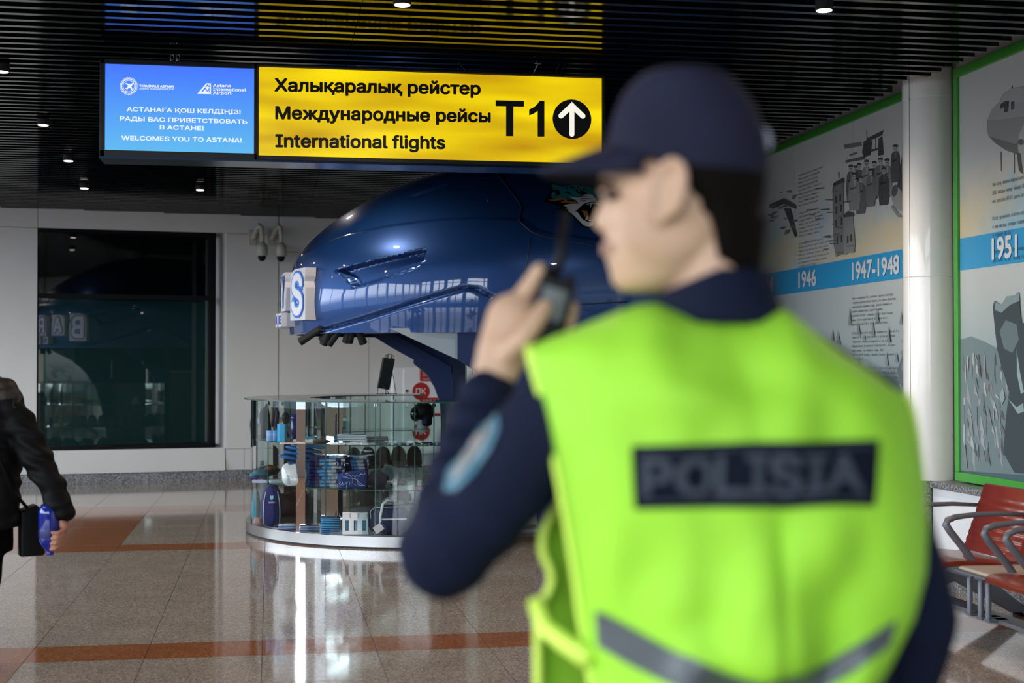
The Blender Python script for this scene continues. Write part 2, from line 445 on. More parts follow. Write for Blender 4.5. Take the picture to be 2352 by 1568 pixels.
#PART2
# ================================================================== floor
floor = struct(MB().box((-7.2, -6.2, -.2), (4.9, 19.9, -.006)).build('floor', M['grout']))
xs = [-1.22 + .592*k for k in range(-10, 10)] + [4.474]
xs = [-7.14] + [x for x in xs if -7.1 < x < 4.3] + [4.474]
ys = [7.47]
while ys[0] > -6: ys.insert(0, ys[0]-.653)
ys += [7.88 + .6533*k for k in range(0, 7)] + [12.21 + .66*k for k in range(0, 5)] + [15.5 + .653*k for k in range(0, 7)]
rest = MB(); tcache = {}; rnd = random.Random(3)
for j in range(len(ys)-1):
    ya, yb = ys[j], ys[j+1]
    for i in range(len(xs)-1):
        xa, xb = xs[i], xs[i+1]
        band = abs(ya-7.47) < .01 or abs(ya-11.8) < .01 or abs(ya-14.85) < .01
        org = band or (xb < -1.2 and (12.2 < ya < 14.8 or ya < 7.4))
        m = 'orange' if org else 'grey'; g = .0016
        if xa > -4.8 and 6.4 < ya < 18.2:
            key = (round(xb-xa, 3), round(yb-ya, 3), m)
            if key not in tcache:
                me = MB().box((g, g, -.012), (xb-xa-g, yb-ya-g, 0)).build('tile', M[m], floor, bevel=0)
                tcache[key] = me.data; me.data.transform(Matrix.Translation(WLOC[floor.name])); COL.objects.unlink(me); bpy.data.objects.remove(me)
            o = bpy.data.objects.new('tile', tcache[key]); COL.objects.link(o); o.parent = floor
            o.location = Vector((xa, ya, 0)) - WLOC[floor.name]
            o.rotation_euler = (rnd.gauss(0, .0004), rnd.gauss(0, .0004), 0)
        else:
            rest.box((xa+g, ya+g, -.012), (xb-g, yb-g, 0), 1 if org else 0)
o = rest.build('tile', [M['grey'], M['orange']], floor); o['kind'] = 'stuff'

# ================================================================== ceiling with slats
ceiling = struct(MB().box((-7.2, -1.0, 3.85), (4.9, 19.9, 3.95)).box((-7.2, -1.2, 3.42), (4.9, -1.0, 6.7)).box((-7.2, -6.2, 6.6), (4.9, -1.2, 6.7)).build('ceiling', M['void']))  # unseen bay behind the camera, raised to let in more daylight
def yw(x): return 18.72 + .155*(x+1)
sl = {}
def slat(x0, x1, y):
    L = round(x1-x0, 3)
    if L not in sl:
        b = MB(); wd = .022; t = .003
        # an inverted U profile, closed underneath, folded lips on top
        b.box((0, -wd, 0), (L, wd, t)); b.box((0, -wd, t), (L, -wd+t, .085)); b.box((0, wd-t, t), (L, wd, .085))
        b.box((0, -.008, .085), (L, .008, .09))
        o = b.build('slat', M['slat'], ceiling); o.data.transform(Matrix.Translation(WLOC[ceiling.name]))
        sl[L] = o.data; COL.objects.unlink(o); bpy.data.objects.remove(o)
    o = bpy.data.objects.new('slat', sl[L]); COL.objects.link(o); o.parent = ceiling
    o.location = Vector((x0, y, ZC)) - WLOC[ceiling.name]
far = MB(); y = 6.06
while y < 19.3:
    x0 = -6.95 if y < 17.78 else (y-18.72)/.155 - 1 + .04
    xe = 4.36 if not 9.0 < y < 9.42 else 4.26
    if x0 < .44: slat(x0, .478, y)
    slat(max(x0, .482), xe, y); y += .15
y = 5.91
while y > -.9: far.box((-6.95, y-.022, ZC), (4.36, y+.022, ZC+.09)); y -= .15
o = far.build('slat', M['slat'], ceiling); o['kind'] = 'stuff'

# ================================================================== back wall (turned 8.8 degrees)
wd = Vector((1, .155, 0)).normalized(); wn = Vector((wd.y, -wd.x, 0))
def W(x, z, d=0): return Vector((x, yw(x), z)) + wn*d
def wbox(mb, x0, x1, z0, z1, d0, d1, m=0, c=None):
    a = [W(x0, z0, d0), W(x1, z0, d0), W(x1, z0, d1), W(x0, z0, d1)]
    return mb.prism(a, (0, 0, z1-z0), m, c)
wall_back = struct(wbox(MB(), -7.2, 4.9, -.1, 3.85, -.62, -.6).build('wall_back', M['joint']))
def wp(*a):
    return wbox(MB(), *a, -.6, 0).build('panel', M['wall'], wall_back)
g = .006
wp(-7.1, -5.0, .13, 3.2-g); wp(-5.0+g, -2.86, .13, 3.2-g)
wp(-7.1, -2.86, 3.2, 3.84); wp(-2.86+g, .105, 3.2, 3.84); wp(.11+g, 4.9, 2.98, 3.84)
# below the window: sloping outwards
mb = MB(); mb.prism([W(-2.86+g, .13, -.6), W(-2.86+g, .13, .05), W(-2.86+g, .42, 0), W(-2.86+g, .42, -.6)], wd*(2.28/wd.x*1.0))
mb.build('panel', M['wall'], wall_back)
mb = MB(); mb.prism([W(-.56, .13, -.6), W(-.56, .13, 0), W(-.70, .13, -.45), W(-.70, .13, -.6)], (0, 0, 3.07)); mb.build('window_reveal', M['wall'], wall_back)
wbox(MB(), -.56, -.33, .13, .40, -.6, .012).build('panel', M['wall'], wall_back)
wbox(MB(), -.325, .105, .13, .40, -.6, .012).build('panel', M['wall'], wall_back)
wp(-.56, .105, .405, 3.2-g); wp(.11+g, 1.3, .13, 2.98-g); wp(1.3+g, 2.6, .13, 2.98-g); wp(2.6+g, 4.9, .13, 2.98-g)
struct(wbox(MB(), -7.1, 4.47, 0, .125, -.5, .03).build('baseboard_back', M['kerb']))
# the dark window: frame in the wall, glass pane turned a little inside it
win = struct(MB().prism([W(-2.86, .40, -.44), W(-2.86, .40, -.36), W(-.66, .40, -.44), W(-.66, .40, -.5)], (0, 0, .04)).build('window_1', M['frame']))
f = MB()
wbox(f, -.765, -.69, .42, 3.2, -.14, -.02); wbox(f, -2.86, -2.84, .42, 3.2, -.5, -.02); wbox(f, -2.86, -.69, 3.16, 3.2, -.5, -.02)
f.build('window_frame', M['frame'], win)
wbox(MB(), -2.86, -.72, 2.325, 2.385, -.1, -.03).build('transom', M['frame'], win)
wbox(MB(), -2.86, -.69, .42, .47, -.5, -.02).build('window_sill', M['frame'], win)
def pane(z0, z1, m, a0, a1):
    p0 = W(-2.84, z0, a0); p1 = W(-.74, z0, a1); n = Vector((p1.y-p0.y, -(p1.x-p0.x), 0)).normalized()*-.012
    MB().prism([p0, p1, p1+n, p0+n], (0, 0, z1-z0)).build('window_pane', M[m], win)
PA = (-.06, -.44)
pane(.44, 2.34, 'win', *PA); pane(2.36, 3.18, 'wintop', *PA)

# right wall and its ledge
struct(MB().box((4.66, -6.2, 0), (4.9, 19.9, 6.6)).build('wall_right', M['wall']))
led = MB().box((4.50, -6.0, .12), (4.66, 19.2, .66)).build('wall_right', M['joint']); struct(led)
yy = -5.9
while yy < 19:
    y2 = min(yy+1.52 if abs(yy+1.52-9.14) > .8 else 9.13, 19.1)
    if not (9.1 < yy < 9.5): MB().box((4.474, yy+.003, .125), (4.52, y2-.003, .655)).build('panel', M['white'], led)
    yy = y2 if abs(y2-9.13) > .01 else 9.52
struct(MB().box((4.44, -6.0, .66), (4.67, 19.2, .705)).build('trim_1', M['kerb']))
struct(MB().box((4.455, -6.0, 0), (4.6, 19.2, .12)).build('baseboard_right', M['kerb']))
struct(MB().box((4.22, 9.14, 0), (4.474, 9.5, .66)).box((4.20, 9.12, .66), (4.45, 9.52, .705)).build('trim_2', M['kerb']))
# round column
colm = struct(MB().lathe((4.5, 9.24, .705), [(.168, 0), (.168, 1.39)], 40).build('trim_3', M['column'], smooth='auto'))
for z0, z1 in ((2.10, 3.325), (3.335, 3.84)):
    MB().lathe((4.5, 9.24, z0), [(.158, .0), (.168, .002), (.168, z1-z0-.002), (.158, z1-z0)], 40).build('column_shell', M['column'], colm, smooth='auto')
MB().lathe((4.5, 9.24, .705), [(.164, 0), (.164, 3.1)], 24).build('core', M['white'], colm, smooth='auto')
a = math.radians(200)
MB().box((-.002, -.0005, 0), (.002, .002, 3.1), T=Matrix.Translation((4.5+.1685*math.cos(a), 9.24+.1685*math.sin(a), .71)) @ Matrix.Rotation(a+PI/2, 4, 'Z')).build('seam', M['joint'], colm)

# facades behind the photographer and far to the left: unseen, openings shaped for daylight and reflections; piers and mullions, open to the sky
wr = MB(); wr.box((-7.2, YR-.2, 0), (4.9, YR, 1.05)); wr.box((-7.2, YR-.2, 6.4), (4.9, YR, 6.7)); wr.box((.3, YR-.2, 0), (4.9, YR, 6.7))
rq = random.Random(4); x = -7.1; k = 0
while x < .2:
    wdt = (.22, .05)[k % 2]; wr.box((x-wdt, YR-.18, 1.0), (x+wdt, YR-.02, 6.45)); x += .85 + .5*rq.random(); k += 1
wr.box((-7.2, YR-.12, 3.35), (.4, YR-.04, 3.45))
struct(wr.build('wall_front', M['frame']))
wl = MB(); wl.box((XL-.2, -6.2, 0), (XL, 19.9, .9)); wl.box((XL-.2, -6.2, 3.4), (XL, 19.9, 3.95)); wl.box((XL-.2, 17.2, 0), (XL, 19.9, 3.95)); wl.box((XL-.2, -6.2, 3.9), (XL, -1.0, 6.7))
y = -6.0; k = 0
while y < 17.2:
    wdt = .14 if k % 2 else .04; wl.box((XL-.18, y-wdt, .1), (XL-.02, y+wdt, 3.4)); y += 1.75; k += 1
struct(wl.build('wall_left', M['wall']))
struct(MB().box((-60, -70, -.5), (60, -6.25, -.3)).box((-60, -6.25, -.5), (-7.25, 60, -.3)).build('ground_1', mat('outside_paving', (.06, .06, .06), .8, var=.1, scale=.3)))
# ================================================================== downlights
cl = thing('ceiling_light', 'x', 'ceiling light', (.55, 7.43, ZC-.045), 'round downlights in the slatted ceiling')
MB().lathe((.55, 7.43, ZC-.045), [(.046, 0), (.048, .002), (.048, .13), (.02, .132)], 24).build('housing', M['blackmat'], cl, smooth='auto')
MB().lathe((.55, 7.43, ZC-.0475), [(.001, 0), (.038, 0), (.043, .004), (.043, .006)], 24).build('lens', M['lamp'], cl, smooth='auto')
spots = [(.68, 7.43, 'round downlight above the yellow sign, at the top edge of the picture'),
         (2.91, 7.17, 'round downlight at the top right above the slats near the mural'),
         (-1.71, 9.57, 'round downlight cut by the left edge of the picture'),
         (-1.77, 11.66, 'round downlight left of the blue screen, nearest to its lower half'),
         (-1.85, 13.68, 'round downlight just below and left of the blue screen'),
         (-1.97, 15.78, 'farthest left round downlight, above the dark window'),
         (-.75, 15.72, 'round downlight halfway between the window lights and the helmet, in the far row'),
         (.45, 13.64, 'round downlight just under the bottom edge of the yellow sign'),
         (.52, 11.55, 'round downlight between the sign and the blue helmet')]
for i, (x, y, lb) in enumerate(spots):
    o = cl if i == 0 else copy_tree(cl, (x-spots[0][0], y-spots[0][1], 0), lb)
    if i == 0: o['label'] = lb; o.location.x += x-.55
for (x, y) in [(s[0], s[1]) for s in spots] + [(-4, 9.6), (-4, 12), (-4, 15), (1.5, 16.5), (-1.9, 5.5), (.6, 4), (3, 4), (2.9, 9.3)]:
    l = bpy.data.lights.new('downlight_beam', 'SPOT'); l.energy = 9 if (x, y) == (.45, 13.64) else 90 if x > 2.5 else 75 if (x, y) == (.52, 11.55) else (34 if y > 10 else 45); l.spot_size = 2.75; l.spot_blend = .6; l.shadow_soft_size = .04
    l.color = (1, .80, .62)
    o = bpy.data.objects.new('downlight_beam', l); COL.objects.link(o); o.location = (x, y, ZC-.06)

# ================================================================== hanging sign
SY = 8.9
def S(px, py, d=0): return aY(px, py, SY) + Vector((0, -d, 0))
xl, xm, xr = -1.02, -.081, 2.108
zb, zt = 2.775, 3.352
sign = thing('hanging_sign', 'long illuminated sign with a blue screen and a yellow panel hung from the slats', 'sign', (.55, 9.0, 2.75))
f = MB()
f.box((xl, SY+.004, zb-.01), (xr+.012, 9.12, zt))                       # body
f.box((xl, SY-.02, zt-.03), (xm, SY+.004, zt)); f.box((xl, SY-.02, zb-.02), (xm, SY+.004, zb+.022))
f.box((xl, SY-.02, zb-.02), (xl+.03, SY+.004, zt)); f.box((xm-.02, SY-.02, zb-.02), (xm+.004, SY+.004, zt))
f.box((xm, SY-.012, zt-.012), (xr+.012, SY+.004, zt+.004)); f.box((xm, SY-.012, zb-.016), (xr+.012, SY+.004, zb+.012)); f.box((xr-.004, SY-.012, zb), (xr+.014, SY+.004, zt))
f.build('frame', M['black'], sign, bevel=.003)
MB().box((xl, SY-.03, zb-.03), (xr+.01, 9.14, zb-.018)).build('bottom_rail', mat('blue_reflection_rail', (.02, .04, .09), .2, metal=.8), sign)  # blue reflection put into the colour of the black rail
scr = MB().box((-.992, SY-.004, 2.797), (-.092, SY+.01, 3.322)).build('screen', M['lcd'], sign)
t = MB()
def st(mb, s, xa, xb, yb_, cap, bold=.012, m=0, d=.006, yr=None):
    bold *= 1.55
    a = S(xa, yb_, d); b = S(xb, yr if yr else yb_, d)
    text(mb, s, a, (b-a).normalized(), (0, 0, 1), cap/371.0, (b-a).length, bold, m)
st(t, 'АСТАНАҒА ҚОШ КЕЛДІҢІЗ!', 291, 553, 256, 10, yr=262.5)
st(t, 'РАДЫ ВАС ПРИВЕТСТВОВАТЬ', 275.5, 568, 277.5, 10, yr=285)
st(t, 'В АСТАНЕ!', 367, 468, 297.5, 10, yr=300)
st(t, 'WELCOMES YOU TO ASTANA!', 279, 555, 322, 10.5, yr=328)
st(t, 'TERMINALS ASTANA', 320, 400, 200.5, 5.6, .02, yr=201.8)
st(t, 'Airport Management LLP', 320, 400, 205.5, 3.9, .004, yr=206.8)
st(t, 'Astana', 489, 530, 200.5, 7); st(t, 'International', 489, 565, 209, 7, yr=210.5); st(t, 'Airport', 489, 532, 217.5, 7)
t.build('lettering', M['lcdtext'], scr)
t = MB()
def ringpoly(cx, cy, r0, r1, n=40, fn=None, m=0, dash=False):
    for k in range(n):
        if dash and k % 2: continue
        a0, a1 = 2*PI*k/n, 2*PI*(k+1)/n
        t.add([fn(cx+r*math.cos(a), cy-r*math.sin(a)) for r, a in ((r0, a0), (r1, a0), (r1, a1), (r0, a1))], [(0, 1, 2, 3)], m)
fs_ = lambda x, y: S(x, y, .006)
ringpoly(296, 198, 18, 20.5, 90, fs_, dash=True); ringpoly(296, 198, 15.5, 17.2, 40, fs_); ringpoly(296, 198, 12.6, 13.6, 40, fs_)
flatpoly(t, [(306, 190), (308, 192), (302, 198), (305, 207), (303, 208), (298, 201), (293, 205), (293.5, 208), (292, 208.5), (290.5, 204.5), (287, 203), (288, 201.5), (291, 202), (295, 197), (287.5, 192.5), (289.5, 191), (299, 194)], fs_)
flatpoly(t, [(453, 216), (474, 191.5), (484.5, 191.8), (484.8, 216.5)], fs_)
b = lambda x, y: S(x, y, .009)
flatpoly(t, [(462, 212), (470, 202), (473, 202), (477, 209), (479.5, 203), (481.5, 203), (481.5, 212), (479.5, 212), (479, 207), (476.5, 212), (472, 205), (465.5, 212)], b, 1)
flatpoly(t, [(471, 201), (476, 194.5), (478, 194.5), (480, 198), (481, 194.5), (481.7, 194.5), (481.7, 201), (480, 201), (477, 197.5), (474, 201)], b, 1)
t.build('logo', [M['lcdtext'], M['lcd']], scr)
yb_ = MB().box((-.072, SY-.004, 2.79), (2.10, SY+.01, 3.336)).build('light_box', M['yellowbox'], sign)
t = MB()
st(t, 'Халықаралық рейстер', 630, 1104, 210.5, 31, .018, yr=218.5)
st(t, 'Международные рейсы', 632, 1127, 274.5, 31, .018, yr=282)
st(t, 'International flights', 632, 1023, 339, 31, .018, yr=343)
fT = lambda x, y: S(x, y, .006)
flatpoly(t, [(1138, 230.5), (1203, 232), (1203, 245.5), (1179, 245), (1179, 313), (1162, 313), (1162, 244.5), (1138, 244)], fT)
flatpoly(t, [(1239, 232), (1250, 232), (1250, 314), (1234.5, 314), (1234.5, 255), (1226, 261), (1215, 265.5), (1215, 252), (1226, 246.5), (1234, 239)], fT)
t.build('lettering', M['signblack'], yb_)
t = MB(); c0 = S(1313.5, 274, .006); R = 47/371
t.add([c0 + Vector((R*math.cos(2*PI*k/48), 0, R*math.sin(2*PI*k/48))) for k in range(48)], [tuple(range(48))], 0)
A = lambda x, y: S(x, y, .009)
def capsl(x0, y0, x1, y1, r):
    an = math.atan2(y1-y0, x1-x0); p = [(x1+r*math.cos(an+q), y1+r*math.sin(an+q)) for q in [(-PI/2)+PI*k/8 for k in range(9)]] + [(x0+r*math.cos(an+q), y0+r*math.sin(an+q)) for q in [(PI/2)+PI*k/8 for k in range(9)]]
    flatpoly(t, p, A, 1)
capsl(1313, 242, 1313, 309, 5.6); capsl(1313, 243, 1288, 266.5, 6); capsl(1313, 243, 1338, 267, 6); flatpoly(t, [(1313, 234), (1321, 246), (1313, 256), (1305, 246)], A, 1)
t.build('arrow_symbol', [M['signblack'], M['litwhite']], yb_)
for px in (391, 405):
    ch = MB()
    for k in range(4):
        c = S(px+(k % 2)*2, 146-k*7, -.08); r = .011
        ang = [(math.cos(q), math.sin(q)*1.7) for q in [2*PI*i/10 for i in range(11)]]
        ch.tube([c + Vector(((1 if k % 2 else .25)*r*a_, (.25 if k % 2 else 1)*r*a_, r*b_)) for a_, b_ in ang], .0022, 5)
    ch.build('chain', M['chrome'], sign, smooth=True)
def wire(name, pts, r, m):
    MB().tube([S(x, y, -.08) for x, y in pts], r, 5).build(name, m, sign, smooth=True)
wblue = mat('teal_cable', (.02, .12, .16), .4); wwhite = mat('pale_cable', (.5, .5, .45), .4)
wire('cable', [(1056, 168), (1055.5, 150), (1057, 136), (1063, 146), (1070, 152), (1078, 168)], .002, wblue)
wire('cable', [(1227, 172), (1234, 155), (1242, 140), (1237, 138), (1248, 141), (1232, 139)], .0035, wwhite)
wire('cable', [(1240, 142), (1236, 148), (1241, 140), (1250, 139)], .002, wwhite)
wire('cable', [(1283, 170), (1284, 155), (1291, 140)], .0012, M['radiogrey'])
wire('cable', [(1292, 168), (1297, 155), (1303, 142)], .0012, M['radiogrey'])

# ================================================================== murals on the right wall
GX = 4.585
def mural(label, ya, yb, joints, cat='mural'):
    r = thing('wall_mural', label, cat, (4.62, (ya+yb)/2, .71)); fr = MB()
    t_ = .055
    for z0_, z1_ in ((.715, .775), (3.435, 3.50)): MB().box((4.565, ya, z0_), (4.66, yb, z1_)).build('frame_rail', M['green'], r, bevel=.004)
    for q in (ya, yb-t_): MB().box((4.565, q, .775), (4.66, q+t_, 3.435)).build('frame_post', M['green'], r, bevel=.004)
    js = [ya+t_] + joints + [yb-t_]; pn = None
    for a, b in zip(js, js[1:]):
        pn_ = MB().box((GX, a+.002, .775), (4.655, b-.002, 3.435)).build('picture_panel', M['muralbase'], r)
        pn = pn or pn_
    return r, pn
mm = mat('mural_print', (.33, .35, .33), .3, spec=.3); t_ = mm.node_tree; p_ = t_.nodes['Principled BSDF']
gg = t_.nodes.new('ShaderNodeNewGeometry'); n1 = t_.nodes.new('ShaderNodeTexNoise'); n1.inputs['Scale'].default_value = 1.1; n1.inputs['Detail'].default_value = 6
n2 = t_.nodes.new('ShaderNodeTexNoise'); n2.inputs['Scale'].default_value = 2.2; n2.inputs['Detail'].default_value = 8; n2.inputs['Distortion'].default_value = .6
sz = t_.nodes.new('ShaderNodeSeparateXYZ'); t_.links.new(gg.outputs['Position'], sz.inputs[0])
t_.links.new(gg.outputs['Position'], n1.inputs['Vector']); t_.links.new(gg.outputs['Position'], n2.inputs['Vector'])
zr = t_.nodes.new('ShaderNodeValToRGB'); mz = t_.nodes.new('ShaderNodeMapRange'); mz.inputs[1].default_value = .75; mz.inputs[2].default_value = 3.45
t_.links.new(sz.outputs[2], mz.inputs[0]); t_.links.new(mz.outputs[0], zr.inputs[0])
zr.color_ramp.elements[0].color = (.07, .12, .14, 1); zr.color_ramp.elements[1].color = (.50, .52, .51, 1)
for q, c in ((.12, (.12, .18, .20)), (.3, (.30, .38, .39)), (.5, (.47, .52, .52)), (.6, (.47, .53, .54)), (.75, (.52, .53, .51))):
    e = zr.color_ramp.elements.new(q); e.color = (*c, 1)
def mask(nz, lo, hi, col, prev, zlo, zhi):
    a = t_.nodes.new('ShaderNodeMapRange'); a.inputs[1].default_value = lo; a.inputs[2].default_value = hi; t_.links.new(nz.outputs['Fac'], a.inputs[0])
    b = t_.nodes.new('ShaderNodeMapRange'); b.interpolation_type = 'SMOOTHSTEP'; b.inputs[1].default_value = zlo; b.inputs[2].default_value = zlo-.35; t_.links.new(sz.outputs[2], b.inputs[0])
    c = t_.nodes.new('ShaderNodeMapRange'); c.interpolation_type = 'SMOOTHSTEP'; c.inputs[1].default_value = zhi; c.inputs[2].default_value = zhi+.2; t_.links.new(sz.outputs[2], c.inputs[0])
    m1 = t_.nodes.new('ShaderNodeMath'); m1.operation = 'MULTIPLY'; t_.links.new(a.outputs[0], m1.inputs[0]); t_.links.new(b.outputs[0], m1.inputs[1])
    m2 = t_.nodes.new('ShaderNodeMath'); m2.operation = 'MULTIPLY'; t_.links.new(m1.outputs[0], m2.inputs[0]); t_.links.new(c.outputs[0], m2.inputs[1])
    mx = t_.nodes.new('ShaderNodeMix'); mx.data_type = 'RGBA'; t_.links.new(m2.outputs[0], mx.inputs[0]); t_.links.new(prev, mx.inputs[6]); mx.inputs[7].default_value = (*col, 1)
    return mx.outputs[2]
o_ = mask(n2, .45, .62, (.27, .46, .58), zr.outputs[0], 2.95, 2.2)
o_ = mask(n1, .42, .6, (.56, .50, .34), o_, 2.85, 2.2)
o_ = mask(n2, .5, .56, (.05, .08, .09), o_, 1.6, .7)
t_.links.new(o_, p_.inputs['Base Color'])
M['muralbase'] = mm
mu1, pn1 = mural('long green-framed timeline mural running from the white column into the distance', 9.44, 18.9, [10.71, 12.0, 13.3, 14.6, 15.9, 17.2])
mu2, pn2 = mural('green-framed timeline mural on the near side of the white column', 5.4, 8.99, [6.4])
def Mp(px, py, d=.0): return aX(px, py, GX-.002-d)
BL = (.03, .30, .58)
for pn, a, b in ((pn1, 9.5, 18.84), (pn2, 5.46, 8.93)):
    bb = MB(); bb.add([(GX-.001, a, 2.13), (GX-.001, b, 2.13), (GX-.001, b, 2.345), (GX-.001, a, 2.345)], [(0, 1, 2, 3)], 0, BL); bb.build('blue_band', M['print'], pn)
def years(pn, s, px0, px1, yb0):
    t = MB(); a = Mp(px0, yb0, .003); b = Mp(px1, yb0, .003); b.z = a.z
    text(t, s, (a.x, a.y, 2.168), (0, -1, 0), (0, 0, 1), .142, a.y-b.y, .03, 0, (.62, .66, .7), font=0); t.build('year_lettering', M['print'], pn)
years(pn2, '1951', 2278, 2337, 598); years(pn1, '1947-1948', 1957, 2066, 640); years(pn1, '1946', 1834, 1875, 660)
years(pn1, '1934', 1738, 1776, 668)
DK = (.045, .05, .05)
def para(pn, lines, px, py0, px1, dz, cap):
    t = MB(); a = Mp(px, py0, .002); b = Mp(px1, py0, .002); n = max(len(l) for l in lines)
    for k, l in enumerate(lines):
        if not l.strip(): continue
        text(t, l, (a.x, a.y, a.z-k*dz), (0, -1, 0), (0, 0, 1), cap, (a.y-b.y)*len(l)/n, 0, 0, DK, font=2)
    t.build('paragraph', M['print'], pn)
para(pn2, ['Ұшу-қону жолағы жаңғыртылғаннан кейін', '1951 жылдың мамыр айында ИЛ-12', 'мен кешірек ИЛ-14 ұшағы алғаш қонды.', '', 'После удлинения взлётно-посадочной полосы', 'в мае месяце впервые приземлился ИЛ-12,', 'а позднее ИЛ-14.', '', 'After extending the runway in May, IL-12', 'and later IL-14. landed for the first time.'], 2279, 428, 2400, .0545, .024)
p1 = ['Авиация кезеңінде ПО-2 ұшағынан туратын', 'авиатобы құрылып, алғашқы рейстер', 'жасалды. Бұл уақытта Қазақстан', 'аэродромдары аудандар арасында', 'Кургальджин - Атбасар - Есиль бағыты', 'бойынша жолаушылар тасымалдады.', '1946 жылдан жүк және пошта', 'тасымалы басталды, әуежай ұйымы', 'және техникалық бөлімі құрылды.', '',
      'В период авиации был организован', 'отряд самолётов ПО-2, первые рейсы', 'по маршрутам Акмолинск - Кургальджино', 'Атбасар - Есиль, доставка почты и', 'пассажиров. В том же году создана', 'служба движения. К концу года в отряде', 'работало 40-50 человек, самолёты', '', 'By the beginning of 1946 the building of field aircrafts', 'started to download for regular flights. The flying team', 'trained for passenger and mail routes between', 'Akmolinsk - Kurgaldzhino, Atbasar - Esil and', 'people and equipment. In the same year aviation', 'was organized to serve the national economy', 'to perform sanitary flights.']
para(pn1, p1, 1834, 405, 1918, .0335, .016)
p2 = ['Ақмола әуежайында ПО-2 ұшағынан тұратын авиаотряд', '3 адамнан құралған бөлім ашылды, бұл бөлім Қарағанды', 'авиаотрядының құрамына кірді. Ақмола әуежайы сол', 'аралықта жабдықталып, радиостанциямен', 'қамтамасыз етілді, саманнан үй мен гараж салынды.', 'Жұмыс істеген адам саны 40-50 адамға жетті.', 'ұшақтармен бірге ПО-2 пошта ұшағы да болды.', '',
      'На базе Акмолинского аэропорта формируется звено из 3-х', 'самолётов ПО-2, которое входило в состав авиаотряда', 'в Караганде. Аэропорт оснащается по тем временам', 'оборудованием, расширяется строительство - построен', 'радиостанция, три домика и гараж. Штат', 'вырос до 40-50 человек. Аэропорт начинает принимать', 'самолёты ПО-2.', '', 'A team consisting of three Po - 2 aircrafts was formed at the', 'airport. It was a part of air group which was based in', 'equipped with modern equipment (for that day), construction', 'brick house for radio station, three buildings and', 'The number of staff amounted to 40 - 50', 'people. The type of aircraft IL-2 in addition to']
para(pn1, p2, 1956, 688, 2076, .0345, .017)
# printed photographs as flat shapes
def pict(pn, shapes):
    t = MB()
    for k, (c, poly) in enumerate(shapes):
        flatpoly(t, poly, lambda x, y: Mp(x, y, .0004+.00006*k), 0, tuple(q*1.25 for q in c) if isinstance(c, tuple) else (c*1.3, c*1.34, c*1.3))
    t.build('printed_photograph', M['print'], pn)
def elli(cx, cy, rx, ry, n=18, rot=0):
    return [(cx+rx*math.cos(a)*math.cos(rot)-ry*math.sin(a)*math.sin(rot), cy+rx*math.cos(a)*math.sin(rot)+ry*math.sin(a)*math.cos(rot)) for a in [2*PI*k/n for k in range(n)]]
# big aircraft nose
sh = [(.20, [(2266, 295), (2268, 275), (2278, 250), (2294, 235), (2306, 213), (2325, 202), (2352, 197), (2400, 190), (2400, 345), (2345, 358), (2310, 345), (2285, 328), (2270, 312)]),
      (.25, [(2268, 275), (2278, 250), (2294, 238), (2350, 232), (2400, 230), (2400, 262), (2340, 268), (2290, 275)]),
      (.12, [(2270, 312), (2285, 328), (2310, 345), (2345, 358), (2400, 345), (2400, 318), (2330, 330), (2290, 318)]),
      (.28, [(2295, 237), (2307, 214), (2325, 203), (2352, 199), (2352, 235), (2310, 240)]),
      (.04, [(2298, 240), (2305, 233), (2306, 246), (2298, 250)]), (.05, [(2307, 232), (2318, 231), (2316, 256), (2306, 258)]), (.06, [(2322, 233), (2330, 232), (2330, 250), (2322, 252)]),
      (.05, [(2323, 203), (2324, 196), (2325.5, 196), (2325.5, 203)]), (.32, [(2340, 310), (2352, 285), (2400, 270), (2400, 400), (2365, 405), (2345, 380), (2338, 340)]),
      (.07, [(2335, 350), (2345, 352), (2350, 400), (2340, 392)]), (.10, elli(2345, 326, 7, 7)),
      (.07, [(2298, 348), (2299, 393), (2300, 393), (2300, 348)]), (.07, [(2329, 352), (2329, 398), (2330.5, 398), (2330.5, 352)])]
pict(pn2, sh)
# field and standing figure under the 1951 band
rr = random.Random(5); sh = [((.12, .17, .18), [(2206, 1080), (2206, 780), (2230, 772), (2262, 785), (2290, 800), (2320, 900), (2400, 960), (2400, 1095)])]
for k in range(90):
    x = rr.uniform(2210, 2330); y = rr.uniform(800, 1040); g_ = rr.uniform(.07, .34); hh = rr.uniform(14, 60)
    sh.append(((g_*.9, g_, g_*1.05), [(x, y), (x+rr.uniform(1, 4), y+2), (x+rr.uniform(2, 12), y+hh), (x-1, y+hh*.6)]))
sh += [((.035, .05, .055), [(2290, 800), (2280, 705), (2284, 690), (2300, 700), (2312, 680), (2330, 678), (2340, 670), (2342, 700), (2346, 740), (2400, 760), (2400, 1090), (2330, 1085), (2305, 1040), (2310, 960), (2318, 900), (2300, 840)]),
       ((.16, .22, .23), [(2284, 692), (2300, 700), (2312, 680), (2330, 678), (2340, 672), (2342, 690), (2320, 700), (2300, 718), (2286, 712)]),
       ((.10, .14, .15), [(2296, 760), (2310, 735), (2335, 745), (2340, 780), (2325, 810), (2306, 800)]),
       ((.22, .30, .31), [(2335, 800), (2342, 850), (2352, 900), (2345, 905), (2336, 860)]), ((.2, .27, .28), [(2296, 905), (2304, 890), (2308, 915), (2300, 930)]),
       ((.2, .27, .28), [(2315, 915), (2335, 935), (2350, 925), (2352, 945), (2338, 950)])]
pict(pn2, sh)
